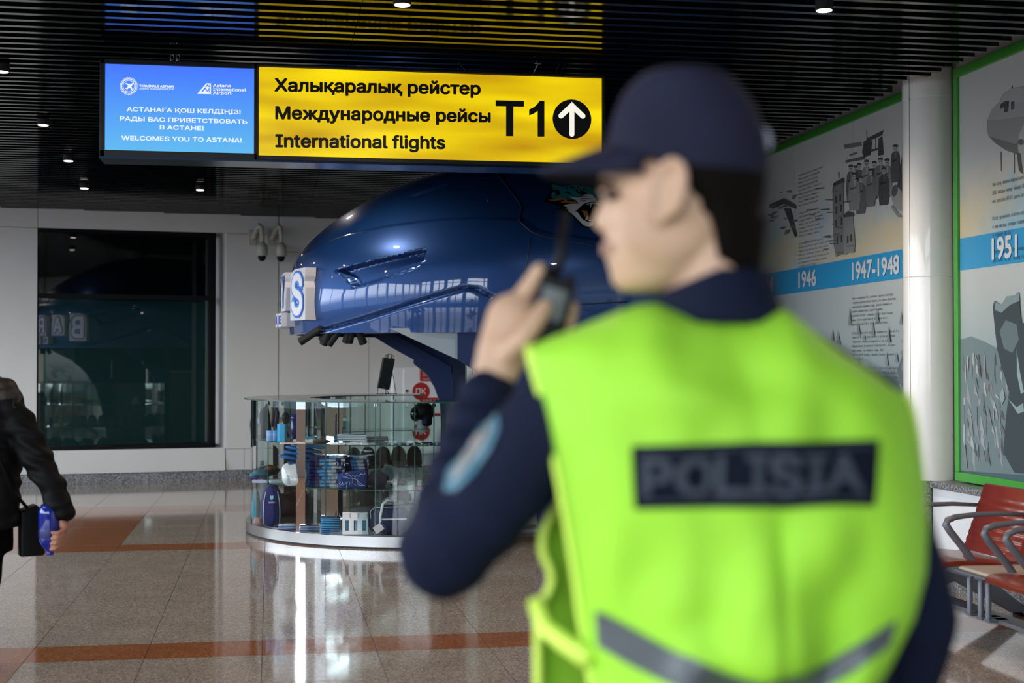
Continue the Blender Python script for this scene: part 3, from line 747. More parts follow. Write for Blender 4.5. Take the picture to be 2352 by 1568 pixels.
# aircraft, crew and tower left of the column
sh = [(.13, [(1938, 332), (1978, 325), (1980, 335), (1940, 342)]), (.10, [(1942, 368), (1985, 358), (1987, 366), (1942, 374)]), (.06, [(1990, 318), (2030, 298), (2026, 310), (1993, 326)]), (.12, [(1950, 355), (1968, 348), (1968, 353), (1952, 359)]),
      (.06, [(1990, 300), (1991, 297), (1992, 320), (1990.5, 320)]), (.05, [(1984, 325), (1995, 318), (2003, 326), (2000, 355), (1985, 362), (1980, 350)]), (.05, [(2018, 318), (2026, 312), (2030, 355), (2016, 358)]), (.05, [(1992, 345), (2026, 338), (2026, 343), (1993, 350)]), (.08, [(2010, 318), (2011, 318), (2011, 345), (2010, 345)])]
ppl = [(1954, 386, .09), (1966, 388, .10), (1973, 382, .08), (1990, 375, .06), (2008, 378, .07), (2022, 370, .07), (1977, 412, .13), (2037, 372, .13), (2056, 340, .15), (1962, 404, .17), (2030, 392, .10), (2000, 395, .09)]
for i, (x, y, g_) in enumerate(ppl):
    bw = 9 + (i*3) % 4; col_ = [.10, .16, .07, .19, .055, .13][i % 6]
    sh.append((col_, [(x-bw, y+16), (x-5, y+8), (x+5, y+8), (x+bw, y+16), (x+bw+2, y+55), (x+bw-2, y+78), (x-bw+1, y+80), (x-bw-2, y+50)]))
    sh.append((.26, elli(x, y+2, 4, 6))); sh.append((.045, [(x-5.5, y-2), (x-5, y-7), (x, y-9), (x+5, y-7), (x+5.5, y-2), (x, y-3.5)]))
    sh.append((.05, [(x-3, y+1), (x+3, y+.5), (x+3, y+1.5), (x-3, y+2)])); sh.append((col_*1.6, [(x-1, y+10), (x+3, y+10), (x+1, y+40)])); sh.append((col_*.5, [(x-bw+2, y+28), (x+4, y+24), (x+5, y+28), (x-bw+3, y+33)]))
sh += [(.05, [(2079, 312), (2079, 420), (2070, 440), (2060, 430), (2068, 380)]), (.22, elli(2062, 455, 14, 30, 18, -.3)), (.07, elli(2055, 438, 7, 14, 14, .2)), (.17, [(2050, 470), (2066, 492), (2079, 495), (2079, 500), (2062, 498), (2046, 476)]),
       (.03, [(2070, 400), (2079, 395), (2079, 460), (2072, 455)])]
sh += [(.15, [(1912, 442), (1916, 425), (1937, 418), (1938, 580), (1920, 590), (1914, 560)]), (.05, [(1911, 444), (1914, 420), (1938, 407), (1939, 418), (1916, 428)]), (.06, [(1925, 395), (1926, 410), (1927, 410), (1927, 395)]),
       (.19, [(1938, 492), (1958, 488), (1964, 560), (1962, 580), (1938, 580)]), (.06, [(1936, 494), (1948, 484), (1960, 488), (1962, 496), (1938, 500)])]
for x, y in ((1918, 450), (1928, 446), (1919, 475), (1930, 470), (1918, 505), (1931, 500), (1921, 545), (1931, 540), (1945, 542), (1953, 538)): sh.append((.045, [(x, y), (x+4, y-1), (x+4, y+15), (x, y+17)]))
for k in range(26):
    x = rr.uniform(1840, 1945); y = rr.uniform(430, 590); sh.append((.10, [(x, y), (x+rr.uniform(8, 26), y-rr.uniform(0, 3)), (x+rr.uniform(6, 20), y+rr.uniform(1, 4)), (x, y+2)]))
sh += [(.06, [(1765, 470), (1800, 455), (1828, 470), (1828, 480), (1800, 468), (1775, 480)]), (.05, [(1800, 478), (1815, 478), (1830, 540), (1826, 545)])]
for k in range(22):
    x = rr.uniform(1760, 1826); y = rr.uniform(430, 540); sh.append((.12, [(x, y), (x+rr.uniform(4, 14), y-2), (x+rr.uniform(4, 12), y+rr.uniform(1, 5)), (x, y+3)]))
sh += [((.10, .13, .14), [(2060, 850), (2079, 800), (2079, 900), (2066, 880)])]
for k in range(16):
    x = rr.uniform(1900, 2075); y = rr.uniform(735, 850); sh.append(((.17, .21, .22), [(x, y), (x+rr.uniform(2, 6), y-rr.uniform(10, 40)), (x+rr.uniform(6, 10), y+1)]))
pict(pn1, sh)
#PART4
# ================================================================== helmet kiosk
HY = 13.08
HT = [(1.765, .185, 4.30, 1.36), (2.0, .17, 4.33, 1.40), (2.3, .20, 4.36, 1.395), (2.45, .245, 4.36, 1.36), (2.6, .35, 4.33, 1.29), (2.76, .52, 4.26, 1.19),
      (2.9, .72, 4.15, 1.08), (3.05, .97, 4.0, .93), (3.18, 1.26, 3.8, .76), (3.29, 1.6, 3.5, .55), (3.36, 1.95, 3.2, .34), (3.40, 2.4, 2.8, .04)]
def hpt(z, th, dr=0.0):
    xf, xb, wdt = smooth_tab(HT, z); cx = (xf+xb)/2; a = (xb-xf)/2 + dr; b_ = wdt + dr
    n = 2.35; c, s = math.cos(th), math.sin(th)
    return Vector((cx - a*math.copysign(abs(c)**(2/n), c), HY - b_*math.copysign(abs(s)**(2/n), s), z))
def inpoly(p, poly):
    x, y = p; r = False
    for (x0, y0), (x1, y1) in zip(poly, poly[1:]+poly[:1]):
        if (y0 > y) != (y1 > y) and x < (x1-x0)*(y-y0)/(y1-y0)+x0: r = not r
    return r
def proj(p):
    v = p - CAM; d = v.dot(FW); return 1176 + FPX*v.dot(RT)/d, 784 - FPX*v.dot(UP)/d
def dpoly(p, poly):
    best = 1e9
    for (x0, y0), (x1, y1) in zip(poly, poly[1:]+poly[:1]):
        dx, dy = x1-x0, y1-y0; t = max(0, min(1, ((p[0]-x0)*dx+(p[1]-y0)*dy)/(dx*dx+dy*dy+1e-9)))
        best = min(best, math.hypot(p[0]-x0-t*dx, p[1]-y0-t*dy))
    return best
def dline(p, ln):
    best = 1e9; side = 0
    for (x0, y0), (x1, y1) in zip(ln, ln[1:]):
        dx, dy = x1-x0, y1-y0; t = max(0, min(1, ((p[0]-x0)*dx+(p[1]-y0)*dy)/(dx*dx+dy*dy)))
        d = math.hypot(p[0]-x0-t*dx, p[1]-y0-t*dy)
        if d < best: best = d; side = (p[1]-y0-t*dy)
    return best, side
# features of the shell drawn in the plane of its long side: (x along the kiosk, z up)
def sd(px, py, Y=11.75): q = aY(px, py, Y); return (q.x, q.z)
V1 = [sd(*p) for p in ((780, 614), (840, 600), (910, 585), (983, 570), (975, 592), (966, 612), (900, 633), (820, 656), (812, 640), (800, 626))]
V2 = [sd(*p, 12.2) for p in ((930, 449), (960, 438), (1000, 425), (1028, 415), (1020, 430), (985, 440), (955, 450))]
RID = [sd(*p, 11.95) for p in ((715, 562), (760, 543), (800, 531), (900, 514), (1000, 504), (1100, 501), (1195, 506), (1230, 535), (1300, 545), (1400, 560), (1700, 600))]
LOW = [sd(*p) for p in ((695, 768), (760, 752), (850, 728), (930, 702), (1000, 680), (1050, 666), (1068, 662), (1090, 664), (1140, 690), (1230, 735), (1260, 760))]
def rows():
    z = 1.765
    while z < 3.395: yield z; z += .011
    yield 3.40
zs = list(rows()); NT = 480; hm = MB(); idx = []
for z in zs:
    for k in range(NT):
        th = 2*PI*k/NT; p = hpt(z, th); q = (p.x, p.z); d = 0.0
        # the upper dome overlaps the side shell; the side shell overlaps the lower rim
        dd, sdv = dline(q, RID); fade = max(0, min(1, (.9 + math.sin(th)*0 ))) 
        if abs(p.y-HY) > .02:
            below = -sdv
            d += .032*max(0, min(1, .5+below/.014)) - .016
            if p.x < 2.4: d2, s2 = dline(q, LOW); d -= .026*math.exp(-(d2/.011)**2) + (.012 if s2 > 0 else 0)*max(0, 1-d2/.25)
            for V, dep in ((V1, .075), (V2, .035)):
                if inpoly(q, V): d -= dep*min(1, dpoly(q, V)/.016 + .15)
        p2 = hpt(z, th, d); hm.v.append(p2)
for j in range(len(zs)-1):
    for k in range(NT):
        k2 = (k+1) % NT; hm.face((j*NT+k, j*NT+k2, (j+1)*NT+k2, (j+1)*NT+k))
hm.face([(len(zs)-1)*NT+k for k in range(NT)])
kiosk = thing('kiosk', 'giant glossy blue hockey helmet forming the roof of a small shop', 'kiosk', (2.3, HY, 0))
shell = hm.build('helmet_shell', M['helmet'], kiosk, smooth='auto')
shell.data.set_sharp_from_angle(angle=math.radians(50))
HB = bvh_of(shell)
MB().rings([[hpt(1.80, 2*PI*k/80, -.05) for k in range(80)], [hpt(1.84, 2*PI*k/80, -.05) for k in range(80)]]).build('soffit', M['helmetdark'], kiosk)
mb = MB()
for a, b in ((1.765, 1.80),): mb.rings([[hpt(a, 2*PI*k/120, .004) for k in range(120)], [hpt(b, 2*PI*k/120, .004) for k in range(120)], [hpt(b, 2*PI*k/120, -.05) for k in range(120)], [hpt(a, 2*PI*k/120, -.05) for k in range(120)], [hpt(a, 2*PI*k/120, .004) for k in range(120)]], cap=False)
mb.build('bottom_rim', M['helmet'], kiosk, smooth='auto')
def seam(pts, r=.006):
    dens = []
    for (x0, y0), (x1, y1) in zip(pts, pts[1:]):
        n = max(2, int(math.hypot(x1-x0, y1-y0)/8)); dens += [(x0+(x1-x0)*k/n, y0+(y1-y0)*k/n) for k in range(n)]
    dens.append(pts[-1])
    MB().tube([on_surface(HB, x, y, .001) for x, y in dens], r, 6).build('seam', M['helmetdark'], kiosk, smooth=True)
seam([(1120, 372), (1140, 395), (1165, 428), (1188, 458), (1198, 474), (1196, 492), (1192, 506)], .01)
seam([(1192, 506), (1206, 520), (1222, 533), (1245, 542), (1300, 552), (1370, 565)], .007)
seam([(1218, 545), (1214, 580), (1208, 620), (1200, 655)], .004)
seam([(1290, 700), (1350, 698), (1440, 693)], .006)
# emblem on the side
def E_(l): return [(x/9.8+1220, y/9.8+400) for x, y in l]
em = MB()
TE, WH, OR, BK = (.015, .20, .25), (.62, .63, .66), (.36, .15, .045), (.004, .004, .006)
for k, (c, poly) in enumerate([
    (BK, [(415,190),(720,270),(960,220),(1200,270),(1330,270),(1440,340),(1520,430),(1600,520),(1680,640),(1640,780),(1560,900),(1420,1150),(1300,1215),(1150,1190),(1000,1010),(830,900),(570,780),(700,760),(540,690),(290,630),(440,420),(410,330)]),
    (TE, [(460,225),(720,295),(960,240),(1190,290),(1320,290),(1450,380),(1500,450),(1570,545),(1480,560),(1390,510),(1330,480),(1200,485),(1100,500),(1060,580),(820,590),(720,540),(640,560),(510,580),(440,490),(490,400),(560,450),(525,505),(665,460),(630,365),(485,355)]),
    (BK, [(760,430),(770,400),(830,395),(910,440),(890,468)]), (BK, [(865,330),(900,285),(960,290),(990,325),(930,335)]), (BK, [(1020,300),(1040,290),(1095,330),(1080,345)]), (BK, [(1160,380),(1175,320),(1240,370)]), (BK, [(770,320),(800,315),(820,345),(800,358)]),
    (BK, [(985,370),(1120,390),(1250,440),(1180,490),(1110,480),(1030,430)]), (WH, [(1040,400),(1080,402),(1105,435)]),
    (WH, [(850,535),(1070,560),(1200,485),(1330,480),(1400,515),(1470,610),(1470,660),(1300,655),(1180,690),(1090,770),(980,870),(1030,870),(1150,1040),(1290,1110),(1400,1100),(1390,1180),(1290,1205),(1180,1180),(1050,1050),(930,930),(820,850),(840,830),(780,800),(815,785),(715,720),(900,690),(1060,690),(1030,630)]),
    (BK, [(1090,520),(1260,530),(1265,540),(1100,535)]), (BK, [(1100,570),(1340,580),(1320,595),(1110,582)]), (BK, [(1080,610),(1230,622),(1220,635),(1085,620)]),
    (OR, [(370,595),(460,612),(560,590),(700,560),(790,590),(800,640),(1000,640),(1060,685),(900,680),(700,680),(640,650),(740,640),(740,610),(640,620),(520,645),(430,635)]),
    (OR, [(1110,850),(1180,860),(1250,860),(1290,960),(1340,1050),(1280,1050),(1250,960),(1200,1010),(1160,900)]),
    (WH, [(1300,690),(1480,690),(1560,730),(1540,750),(1460,710),(1355,715),(1320,810)]), (WH, [(1210,720),(1290,700),(1280,735),(1240,725)]), (WH, [(1200,1050),(1255,960),(1275,1060),(1390,1080),(1390,1040),(1395,1085),(1300,1095)])]):
    decal(em, E_(poly), HB, .004+.0012*k, 0, c, 10)
em.build('emblem', mat('emblem_print', (.5, .5, .5), .3, attr=True), kiosk)
# raised shop letters round the brow: B A R Y S with STORE below
LW, LB, LD = (.62, .64, .70), (.04, .10, .62), (.05, .28, .75)
def brow(thc, zc, wdt, hgt, dep):     # frame on the front surface
    p = hpt(zc, thc); q = hpt(zc, thc+.01); r_ = (q-p); r_.z = 0; r_.normalize(); n = Vector((r_.y, -r_.x, 0))
    if (p-Vector((2.3, HY, p.z))).dot(n) < 0: n = -n
    return p + n*.02, r_, n
letters = [('B', -.56, .45, .30), ('A', -.33, .34, .27), ('R', -.10, .34, .26), ('Y', .13, .34, .27), ('S', .385, .45, .33)]
for ch, th, hg, wd_ in letters:
    lt = MB(); p, r_, n = brow(th, 1.98, 0, 0, 0); up = Vector((0, 0, 1))
    n = (n + Vector((-1, 0, 0))*.30).normalized(); r_ = Vector((-n.y, n.x, 0)); r_ = r_ if r_.y < 0 else -r_
    base = p - r_*wd_/2; base.z = 1.88 + (0 if hg > .4 else .09); dpt = .05
    out = [(0, 0), (wd_, 0), (wd_, hg*.62), (wd_*.93, hg*.74), (wd_*.98, hg*.84), (wd_, hg), (.1, hg*.99), (.03, hg*.93), (0, hg*.8)]
    lt.prism([base - n*.05 + r_*x + up*z for x, z in out], n*(dpt+.05), 0, LW)
    f0 = base + n*(dpt+.003)
    text(lt, ch, f0 + r_*.018 + up*.022, r_, up, hg-.044, wd_-.036, .075, 0, LB)
    text(lt, ch, f0 + r_*.030 + up*.034 + n*.003, r_, up, hg-.068, wd_-.060, .055, 0, LD)
    text(lt, ch, f0 + r_*.042 + up*.046 + n*.006, r_, up, hg-.092, wd_-.084, .025, 0, (.8, .82, .88))
    lt.build('sign_letter', M['flat'], kiosk)
for i, ch in enumerate('STORE'):
    lt = MB(); th = -.20+.10*i; p, r_, n = brow(th, 1.86, 0, 0, 0); b0 = p - r_*.05; b0.z = 1.83
    lt.prism([b0-n*.03, b0-n*.03+r_*.1, b0-n*.03+r_*.1+Vector((0, 0, .12)), b0-n*.03+Vector((0, 0, .12))], n*.14, 0, LW)
    text(lt, ch, b0 + n*.113 + r_*.015 + Vector((0, 0, .02)), r_, (0, 0, 1), .08, .07, .05, 0, LB); lt.build('sign_letter', M['flat'], kiosk)
# spotlights under the brow
for px, py, lx, lz in ((735, 770, -.17, -.11), (757, 772, -.05, -.13), (770, 772, -.12, -.1), (782, 772, -.10, -.13), (801, 772, -.02, -.11), (810, 772, -.03, -.11), (822, 770, .05, -.12)):
    p = aY(px, py, 12.3); p.z = 1.80; q = p + Vector((lx, .05, lz))
    s = MB().tube([p, q], [.03, .036], 14); s.box(p-Vector((.012, .012, 0)), p+Vector((.012, .012, .03)))
    s.build('spotlight', M['blackmat'], kiosk, smooth='auto')
MB().box((.42, 12.26, 1.785), (1.2, 12.34, 1.80)).build('track', M['blackmat'], kiosk)
# side supports
def plate(name, poly, Y, th, m, bev=0):
    return MB().prism([(x, Y, z) for x, z in poly], (0, th, 0)).build(name, m, kiosk, bevel=bev)
plate('side_panel', [(1.55, 1.80), (1.55, 1.54), (1.7, 1.44), (1.84, 1.31), (1.98, 1.1), (2.1, .8), (2.2, .4), (2.25, 0), (4.2, 0), (4.25, 1.80)], 11.80, .04, M['helmetflat'])
plate('gusset', [(.98, 1.80), (1.55, 1.80), (1.55, 1.54)], 11.84, .03, mat('pale_blue_panel', (.34, .41, .47), .45))
plate('arch_panel', [(.95, 1.82), (1.2, 1.665), (1.42, 1.545), (1.42, 1.505), (1.55, 1.40), (1.63, 1.27), (1.685, 1.12), (1.70, .9), (1.70, 0), (1.80, 0), (1.80, 1.82)], 14.2, .06, M['helmetflat'])
plate('arch_post', [(1.80, 0), (1.93, 0), (1.93, 1.82), (1.80, 1.82)], 14.12, .14, M['helmetdark'])
plate('brace', [(1.1, 1.80), (1.22, 1.80), (1.79, 1.47), (1.79, 1.40)], 14.12, .08, M['helmetflat'])
plate('back_panel', [(1.42, 1.82), (1.42, 1.56), (1.80, 1.40), (1.80, 1.82)], 14.28, .02, M['void'])
# white shelving unit inside
su = thing('shelving_unit', 'white framed shelving unit standing inside the helmet shop', 'shelf', (2.4, 13.9, 0))
for x in (1.93, 2.9): 
    for y_ in (13.55, 13.95): MB().box((x, y_, 0), (x+.045, y_+.045, 1.78)).build('post', M['white'], su, bevel=.003)
for z in (.1, .5, .9, 1.36): MB().box((1.975, 13.56, z), (2.9, 13.98, z+.025)).build('shelf', M['white'], su)
MB().box((1.95, 13.995, .1), (2.93, 14.01, 1.36)).build('back_board', M['radiogrey'], su)
MB().box((1.95, 13.995, 1.385), (2.93, 14.01, 1.78)).build('back_board', M['blackmat'], su)

# ================================================================== curved glass showcase
CX, CY, RO, RI = 1.40, 13.10, 1.58, 1.08
def C(r, a, z): return Vector((CX + r*math.cos(a), CY + r*math.sin(a), z))
A0, A1 = math.radians(84), math.radians(285)
def arcslab(ro, ri, z0, z1, n=90, a0=A0, a1=A1, m=0):
    rings = [[C(ri, a0+(a1-a0)*k/n, z0), C(ro, a0+(a1-a0)*k/n, z0), C(ro, a0+(a1-a0)*k/n, z1), C(ri, a0+(a1-a0)*k/n, z1)] for k in range(n+1)]
    return MB().rings(rings, m)
case = thing('showcase', 'curved glass display counter with a brushed steel base in front of the helmet', 'display case', (CX, CY, 0))
arcslab(RO+.03, RI-.03, .0, .015).build('plinth', M['blackmat'], case, smooth='auto')
arcslab(RO+.035, RI-.03, .015, .10).build('steel_base', M['steel'], case, smooth='auto')
arcslab(RO-.01, RI, .10, .108).build('deck', mat('deck_dark', (.05, .055, .06), .2), case, smooth='auto')
def gl_arc(name, ro, ri, z0, z1, a0=A0, a1=A1, n=90):
    mb = MB(); 
    for k in range(n):
        q0, q1 = a0+(a1-a0)*k/n, a0+(a1-a0)*(k+1)/n
        mb.add([C(ri, q0, z1), C(ro, q0, z1), C(ro, q1, z1), C(ri, q1, z1)], [(0, 1, 2, 3)], 0)
        for r in (ro, ri): mb.add([C(r, q0, z0), C(r, q1, z0), C(r, q1, z1), C(r, q0, z1)], [(0, 1, 2, 3)], 1)
    return mb.build(name, [M['glass'], M['glassedge']], case, smooth='auto')
gl_arc('glass_shelf', RO-.02, RI+.01, .467, .475); gl_arc('glass_shelf', RO-.02, RI+.01, .832, .84)
gl_arc('glass_top', RO+.05, RI-.04, 1.186, 1.196)
cuts = [84, 112, 140, 165, 180, 205.5, 233, 249.5, 267, 285]
def panels(r, cuts, z0, z1, name):
    for a, b in zip(cuts, cuts[1:]):
        a, b = math.radians(a)+.0012, math.radians(b)-.0012; mb = MB(); n = max(4, int((b-a)/.06))
        for k in range(n):
            q0, q1 = a+(b-a)*k/n, a+(b-a)*(k+1)/n
            mb.add([C(r, q0, z0), C(r, q1, z0), C(r, q1, z1), C(r, q0, z1)], [(0, 1, 2, 3)], 0)
        for q in (a, b):
            mb.add([C(r-.006, q, z0), C(r, q, z0), C(r, q, z1), C(r-.006, q, z1)], [(0, 1, 2, 3)], 1)
            e_ = .003; mb.add([C(r, q-e_/r, z0), C(r, q+e_/r, z0), C(r, q+e_/r, z1), C(r, q-e_/r, z1)], [(0, 1, 2, 3)], 1)
        mb.build(name, [M['glass'], M['glassedge']], case, smooth='auto')
panels(RO-.01, cuts, .108, 1.186, 'glass_panel')
panels(RI, [84, 100, 116, 132, 148, 164, 180, 196, 212, 228, 244, 260, 272, 285], .108, 1.186, 'glass_panel')
for a in (84, 285):
    a = math.radians(a); MB().add([C(RI, a, .108), C(RO-.01, a, .108), C(RO-.01, a, 1.186), C(RI, a, 1.186)], [(0, 1, 2, 3)]).build('glass_end', M['glass'], case)
for a in (205.5, 214, 233, 249.5, 259, 267):
    a = math.radians(a); MB().lathe(C(RO-.02, a, 1.165), [(.001, -.006), (.016, -.006), (.018, 0), (.016, .006), (.001, .006)], 14, axis=(math.cos(a), math.sin(a), .0)).build('clamp', M['chrome'], case, smooth='auto')
# ---------------- merchandise
Z1, Z2, Z3 = .109, .4755, .8405
def fp(px, z, py): return aZ(px, py, z)
NAVY, BLUE, LBL, WHT, TEAL = (.012, .022, .11), (.01, .12, .36), (.14, .42, .75), (.62, .66, .68), (.03, .25, .35)
S_ = 281.0
def item(name, label, cat, p, group=None): return thing(name, label, cat, p, group)
# small blue mugs
for px, lb in ((621, 'light blue printed cup, left of two at the left end of the top shelf'), (634, 'light blue printed cup beside the tall sky blue box on the top shelf')):
    p = fp(px, Z3, 1013); t = item('cup', lb, 'cup', p, 'light blue cups on the top shelf')
    MB().lathe(p, [(.001, .001), (.030, 0), (.033, .004), (.033, .092), (.030, .092), (.029, .01), (.001, .01)], 24, col=(.16, .33, .62)).build('body', M['flat'], t, smooth='auto')
    hp = [p + Vector((.030, .0, .07)), p + Vector((.052, .01, .068)), p + Vector((.055, .01, .035)), p + Vector((.031, 0, .02))]
    MB().tube(hp, .005, 6, c=(.16, .33, .62)).build('handle', M['flat'], t, smooth=True)
    l = MB(); text(l, 'BARYS', (0, 0, 0), (1, 0, 0), (0, 0, 1), .016, None, .01, 0, (.6, .68, .8), fn=lambda x, y, p=p: p + Vector((.0335*math.sin((x-.03)/.033), -.0335*math.cos((x-.03)/.033), .05+y))); l.build('lettering', M['flat'], t)
p = fp(648, Z3, 1014); t = item('box', 'tall sky blue gift box beside the light blue cups on the top shelf', 'box', p)
Tm = Matrix.Translation(p) @ Matrix.Rotation(-.35, 4, 'Z')
MB().box((-.033, -.03, 0), (.033, .03, .14), c=(.03, .36, .66), T=Tm).build('body', M['flat'], t, bevel=.002)
MB().box((-.034, -.031, .13), (.034, .031, .15), c=(.04, .40, .70), T=Tm).build('lid', M['flat'], t, bevel=.002)
p = fp(675, Z3, 1011); t = item('thermos', 'deep blue thermos flask standing on the top shelf', 'flask', p)
MB().lathe(p, [(.001, 0), (.028, 0), (.030, .004), (.030, .165), (.027, .172), (.026, .178)], 28, col=(.008, .01, .16)).build('body', M['foilb'] if 'foilb' in M else mat('blue_enamel', (.008, .012, .17), .25, coat=.5), t, smooth='auto')
MB().lathe(p, [(.027, .176), (.029, .180), (.029, .20), (.024, .217), (.012, .226), (.001, .228)], 28).build('cap', mat('blue_cap', (.008, .012, .15), .25, coat=.5), t, smooth='auto')
p = fp(700, Z3, 1007); t = item('beer_mug', 'clear glass mug with a handle right of the blue flask', 'mug', p)
MB().lathe(p, [(.001, 0), (.04, 0), (.043, .01), (.043, .118), (.039, .118), (.038, .02), (.001, .018)], 24).build('body', M['clearmug'], t, smooth='auto')
MB().tube([p+Vector((.042, 0, .10)), p+Vector((.075, 0, .098)), p+Vector((.085, 0, .06)), p+Vector((.072, 0, .02)), p+Vector((.042, 0, .016))], .007, 8).build('handle', M['clearmug'], t, smooth=True)
p = fp(658, Z3, 1004); p += Vector((.06, .1, 0)); t = MB().lathe(p, [(.001, 0), (.028, 0), (.030, .006), (.030, .11), (.027, .11), (.026, .012), (.001, .01)], 20).build('glass_tumbler', M['clearmug'], smooth='auto'); tag(t, 'clear tumbler between the sky blue box and the blue flask', 'glass')
# paper pennants
def sheet(name, lb, cat, px, py, w_, d_, th, rot, c, z=Z3, mt='flat', bev=.001, grp=None, wav=0):
    p = fp(px, z, py); Tm = Matrix.Translation(p) @ Matrix.Rotation(rot, 4, 'Z'); mb = MB(); N = 8
    top = [[Tm @ Vector((-w_/2+w_*i/N, -d_/2+d_*j/3, th + wav*noise.noise(Vector((i*.6+px, j*.7, 0)))+wav)) for i in range(N+1)] for j in range(4)]
    v = []
    for j in range(4): v += top[j]
    bot = [Tm @ Vector((-w_/2+w_*i/N, -d_/2+d_*j/3, 0.0005)) for j in range(4) for i in range(N+1)]
    f = []; n = 4*(N+1)
    for j in range(3):
        for i in range(N):
            a = j*(N+1)+i; f.append((a, a+1, a+N+2, a+N+1)); f.append((n+a, n+a+N+1, n+a+N+2, n+a+1))
    bd = [i for i in range(N+1)] + [(j+1)*(N+1)-1 for j in range(1, 4)] + [3*(N+1)+i for i in range(N-1, -1, -1)] + [j*(N+1) for j in (2, 1)]
    for a, b in zip(bd, bd[1:]+bd[:1]): f.append((a, n+a, n+b, b))
    mb.add(v+bot, f, 0, c); o = mb.build(name, M[mt], smooth='auto')
    return tag(o, lb, cat, grp)
pc = (.60, .50, .44)
sheet('pennant', 'cream paper pennant lying furthest left at the front of the top shelf', 'pennant', 672, 1019, .20, .10, .004, .1, pc, wav=.006)
sheet('pennant', 'folded cream paper pennant with its upper corner raised beside the black cap', 'pennant', 700, 1015, .18, .10, .012, -.35, pc, wav=.012)
sheet('sticker', 'bright blue oval sticker lying on the cream pennants', 'sticker', 712, 1011, .07, .05, .03, .2, (.03, .35, .65), wav=.003)
p = fp(738, Z3, 1019); t = MB().ell(p+Vector((0, 0, .018)), .075, .06, .02, n=20, h=8, col=(.02, .013, .01)); o = t.build('knitted_hat', M['cloth'], smooth=True); tag(o, 'black knitted hat lying flat on the top shelf', 'hat')
for k in range(3):
    p = fp(808, Z3, 1018); b0 = p + Vector((0, .04, .018*k+.02)); Tm = Matrix.Translation(b0) @ Matrix.Rotation(-.05+.04*k, 4, 'Z')
    t = item('notebook', ['lowest navy notebook with white page edges on the top shelf', 'middle navy notebook in the pile on the top shelf', 'topmost navy notebook on the pile on the top shelf'][k], 'notebook', b0, 'navy notebooks on the top shelf')
    MB().box((-.115, -.07, 0), (.115, .07, .003), c=NAVY, T=Tm).box((-.115, -.07, .014), (.115, .07, .017), c=NAVY, T=Tm).box((-.115, .066, .003), (.115, .07, .014), c=NAVY, T=Tm).build('cover', M['flat'], t)
    MB().box((-.112, -.068, .003), (.112, .066, .014), c=WHT, T=Tm).build('pages', M['flat'], t)
for k in range(3):
    p = fp(868, Z3, 1015); b0 = p + Vector((.0, .10, .014*k)); Tm = Matrix.Translation(b0) @ Matrix.Rotation(.1-.06*k, 4, 'Z')
    t = item('notebook', ['lowest dark notebook in the pile right of the white-edged notebooks', 'middle dark notebook right of the white-edged notebooks', 'topmost dark notebook right of the white-edged notebooks'][k], 'notebook', b0, 'dark notebooks on the top shelf')
    MB().box((-.09, -.06, 0), (.09, .06, .0022), c=(.012, .014, .02), T=Tm).box((-.09, -.06, .0105), (.09, .06, .013), c=(.012, .014, .02), T=Tm).build('cover', M['flat'], t)
    MB().box((-.088, -.058, .0022), (.088, .058, .0105), c=(.2, .21, .24), T=Tm).build('pages', M['flat'], t)
for k, (px, lb) in enumerate(((775, 'crumpled clear-wrapped packet left of centre at the front of the top shelf'), (812, 'silvery wrapped packet under the white-edged notebooks'), (845, 'silvery wrapped packet beside a glass joint on the top shelf'))):
    sheet('packet', lb, 'packet', px, 1021, .12, .07, .008, .1*k, (.55, .58, .62), mt='foil', wav=.006, grp='wrapped packets on the top shelf')
rr = random.Random(11)
for k in range(9):
    px = 868+17*k; p = fp(px, Z3, 1021-k*.2); r_ = .012; 
    t = item('key_ring', ['leftmost', 'second from left', 'third from left', 'fourth from left', 'fifth from left', 'fourth from right', 'third from right', 'second from right', 'rightmost'][k] + ' metal key ring in the row on the top shelf', 'key ring', p, 'key rings in a row on the top shelf')
    MB().tube([p+Vector((r_*math.cos(a), r_*math.sin(a), .006)) for a in [2*PI*i/12 for i in range(13)]], .002, 5).build('ring', M['chrome'], t, smooth=True)
    Tm = Matrix.Translation(p+Vector((.03, .01, 0))) @ Matrix.Rotation(rr.uniform(-1, 1), 4, 'Z'); MB().rbox((-.018, -.012, .0), (.018, .012, .009), .004, c=rr.choice([(.02, .02, .02), (.3, .32, .35), NAVY]), T=Tm).build('tag', M['flat'], t)
# dark soft toys and gloves at the left end
def blob(name, lb, cat, p, rx, ry, rz, c, mt='cloth', amp=.25, seed=0, grp=None, n=28, h=16, build=True):
    mb = MB(); mb.ell((0, 0, 0), rx, ry, rz, n=n, h=h, col=c)
    lo = min(v.z for v in mb.v)
    for v in mb.v:
        s = 1 + amp*noise.noise(Vector((v.x/rx*1.3+seed, v.y/ry*1.3, v.z/rz*1.3)))
        v.x *= s; v.y *= s; v.z *= s
        if v.z < -rz*.72: v.z = -rz*.72
    mb.v = [v + Vector(p) + Vector((0, 0, rz*.72)) for v in mb.v]
    o = mb.build(name, M[mt], smooth=True); return tag(o, lb, cat, grp)
blob('soft_toy', 'dark furry soft toy standing at the left end of the top shelf', 'toy', fp(604, Z3, 1008)+Vector((.02, .12, 0)), .05, .045, .17, (.02, .025, .035), amp=.5, seed=3)
blob('soft_toy', 'narrow dark purple soft toy at the far left of the top shelf', 'toy', fp(583, Z3, 1003)+Vector((.0, .12, 0)), .035, .04, .19, (.03, .025, .06), amp=.4, seed=9)
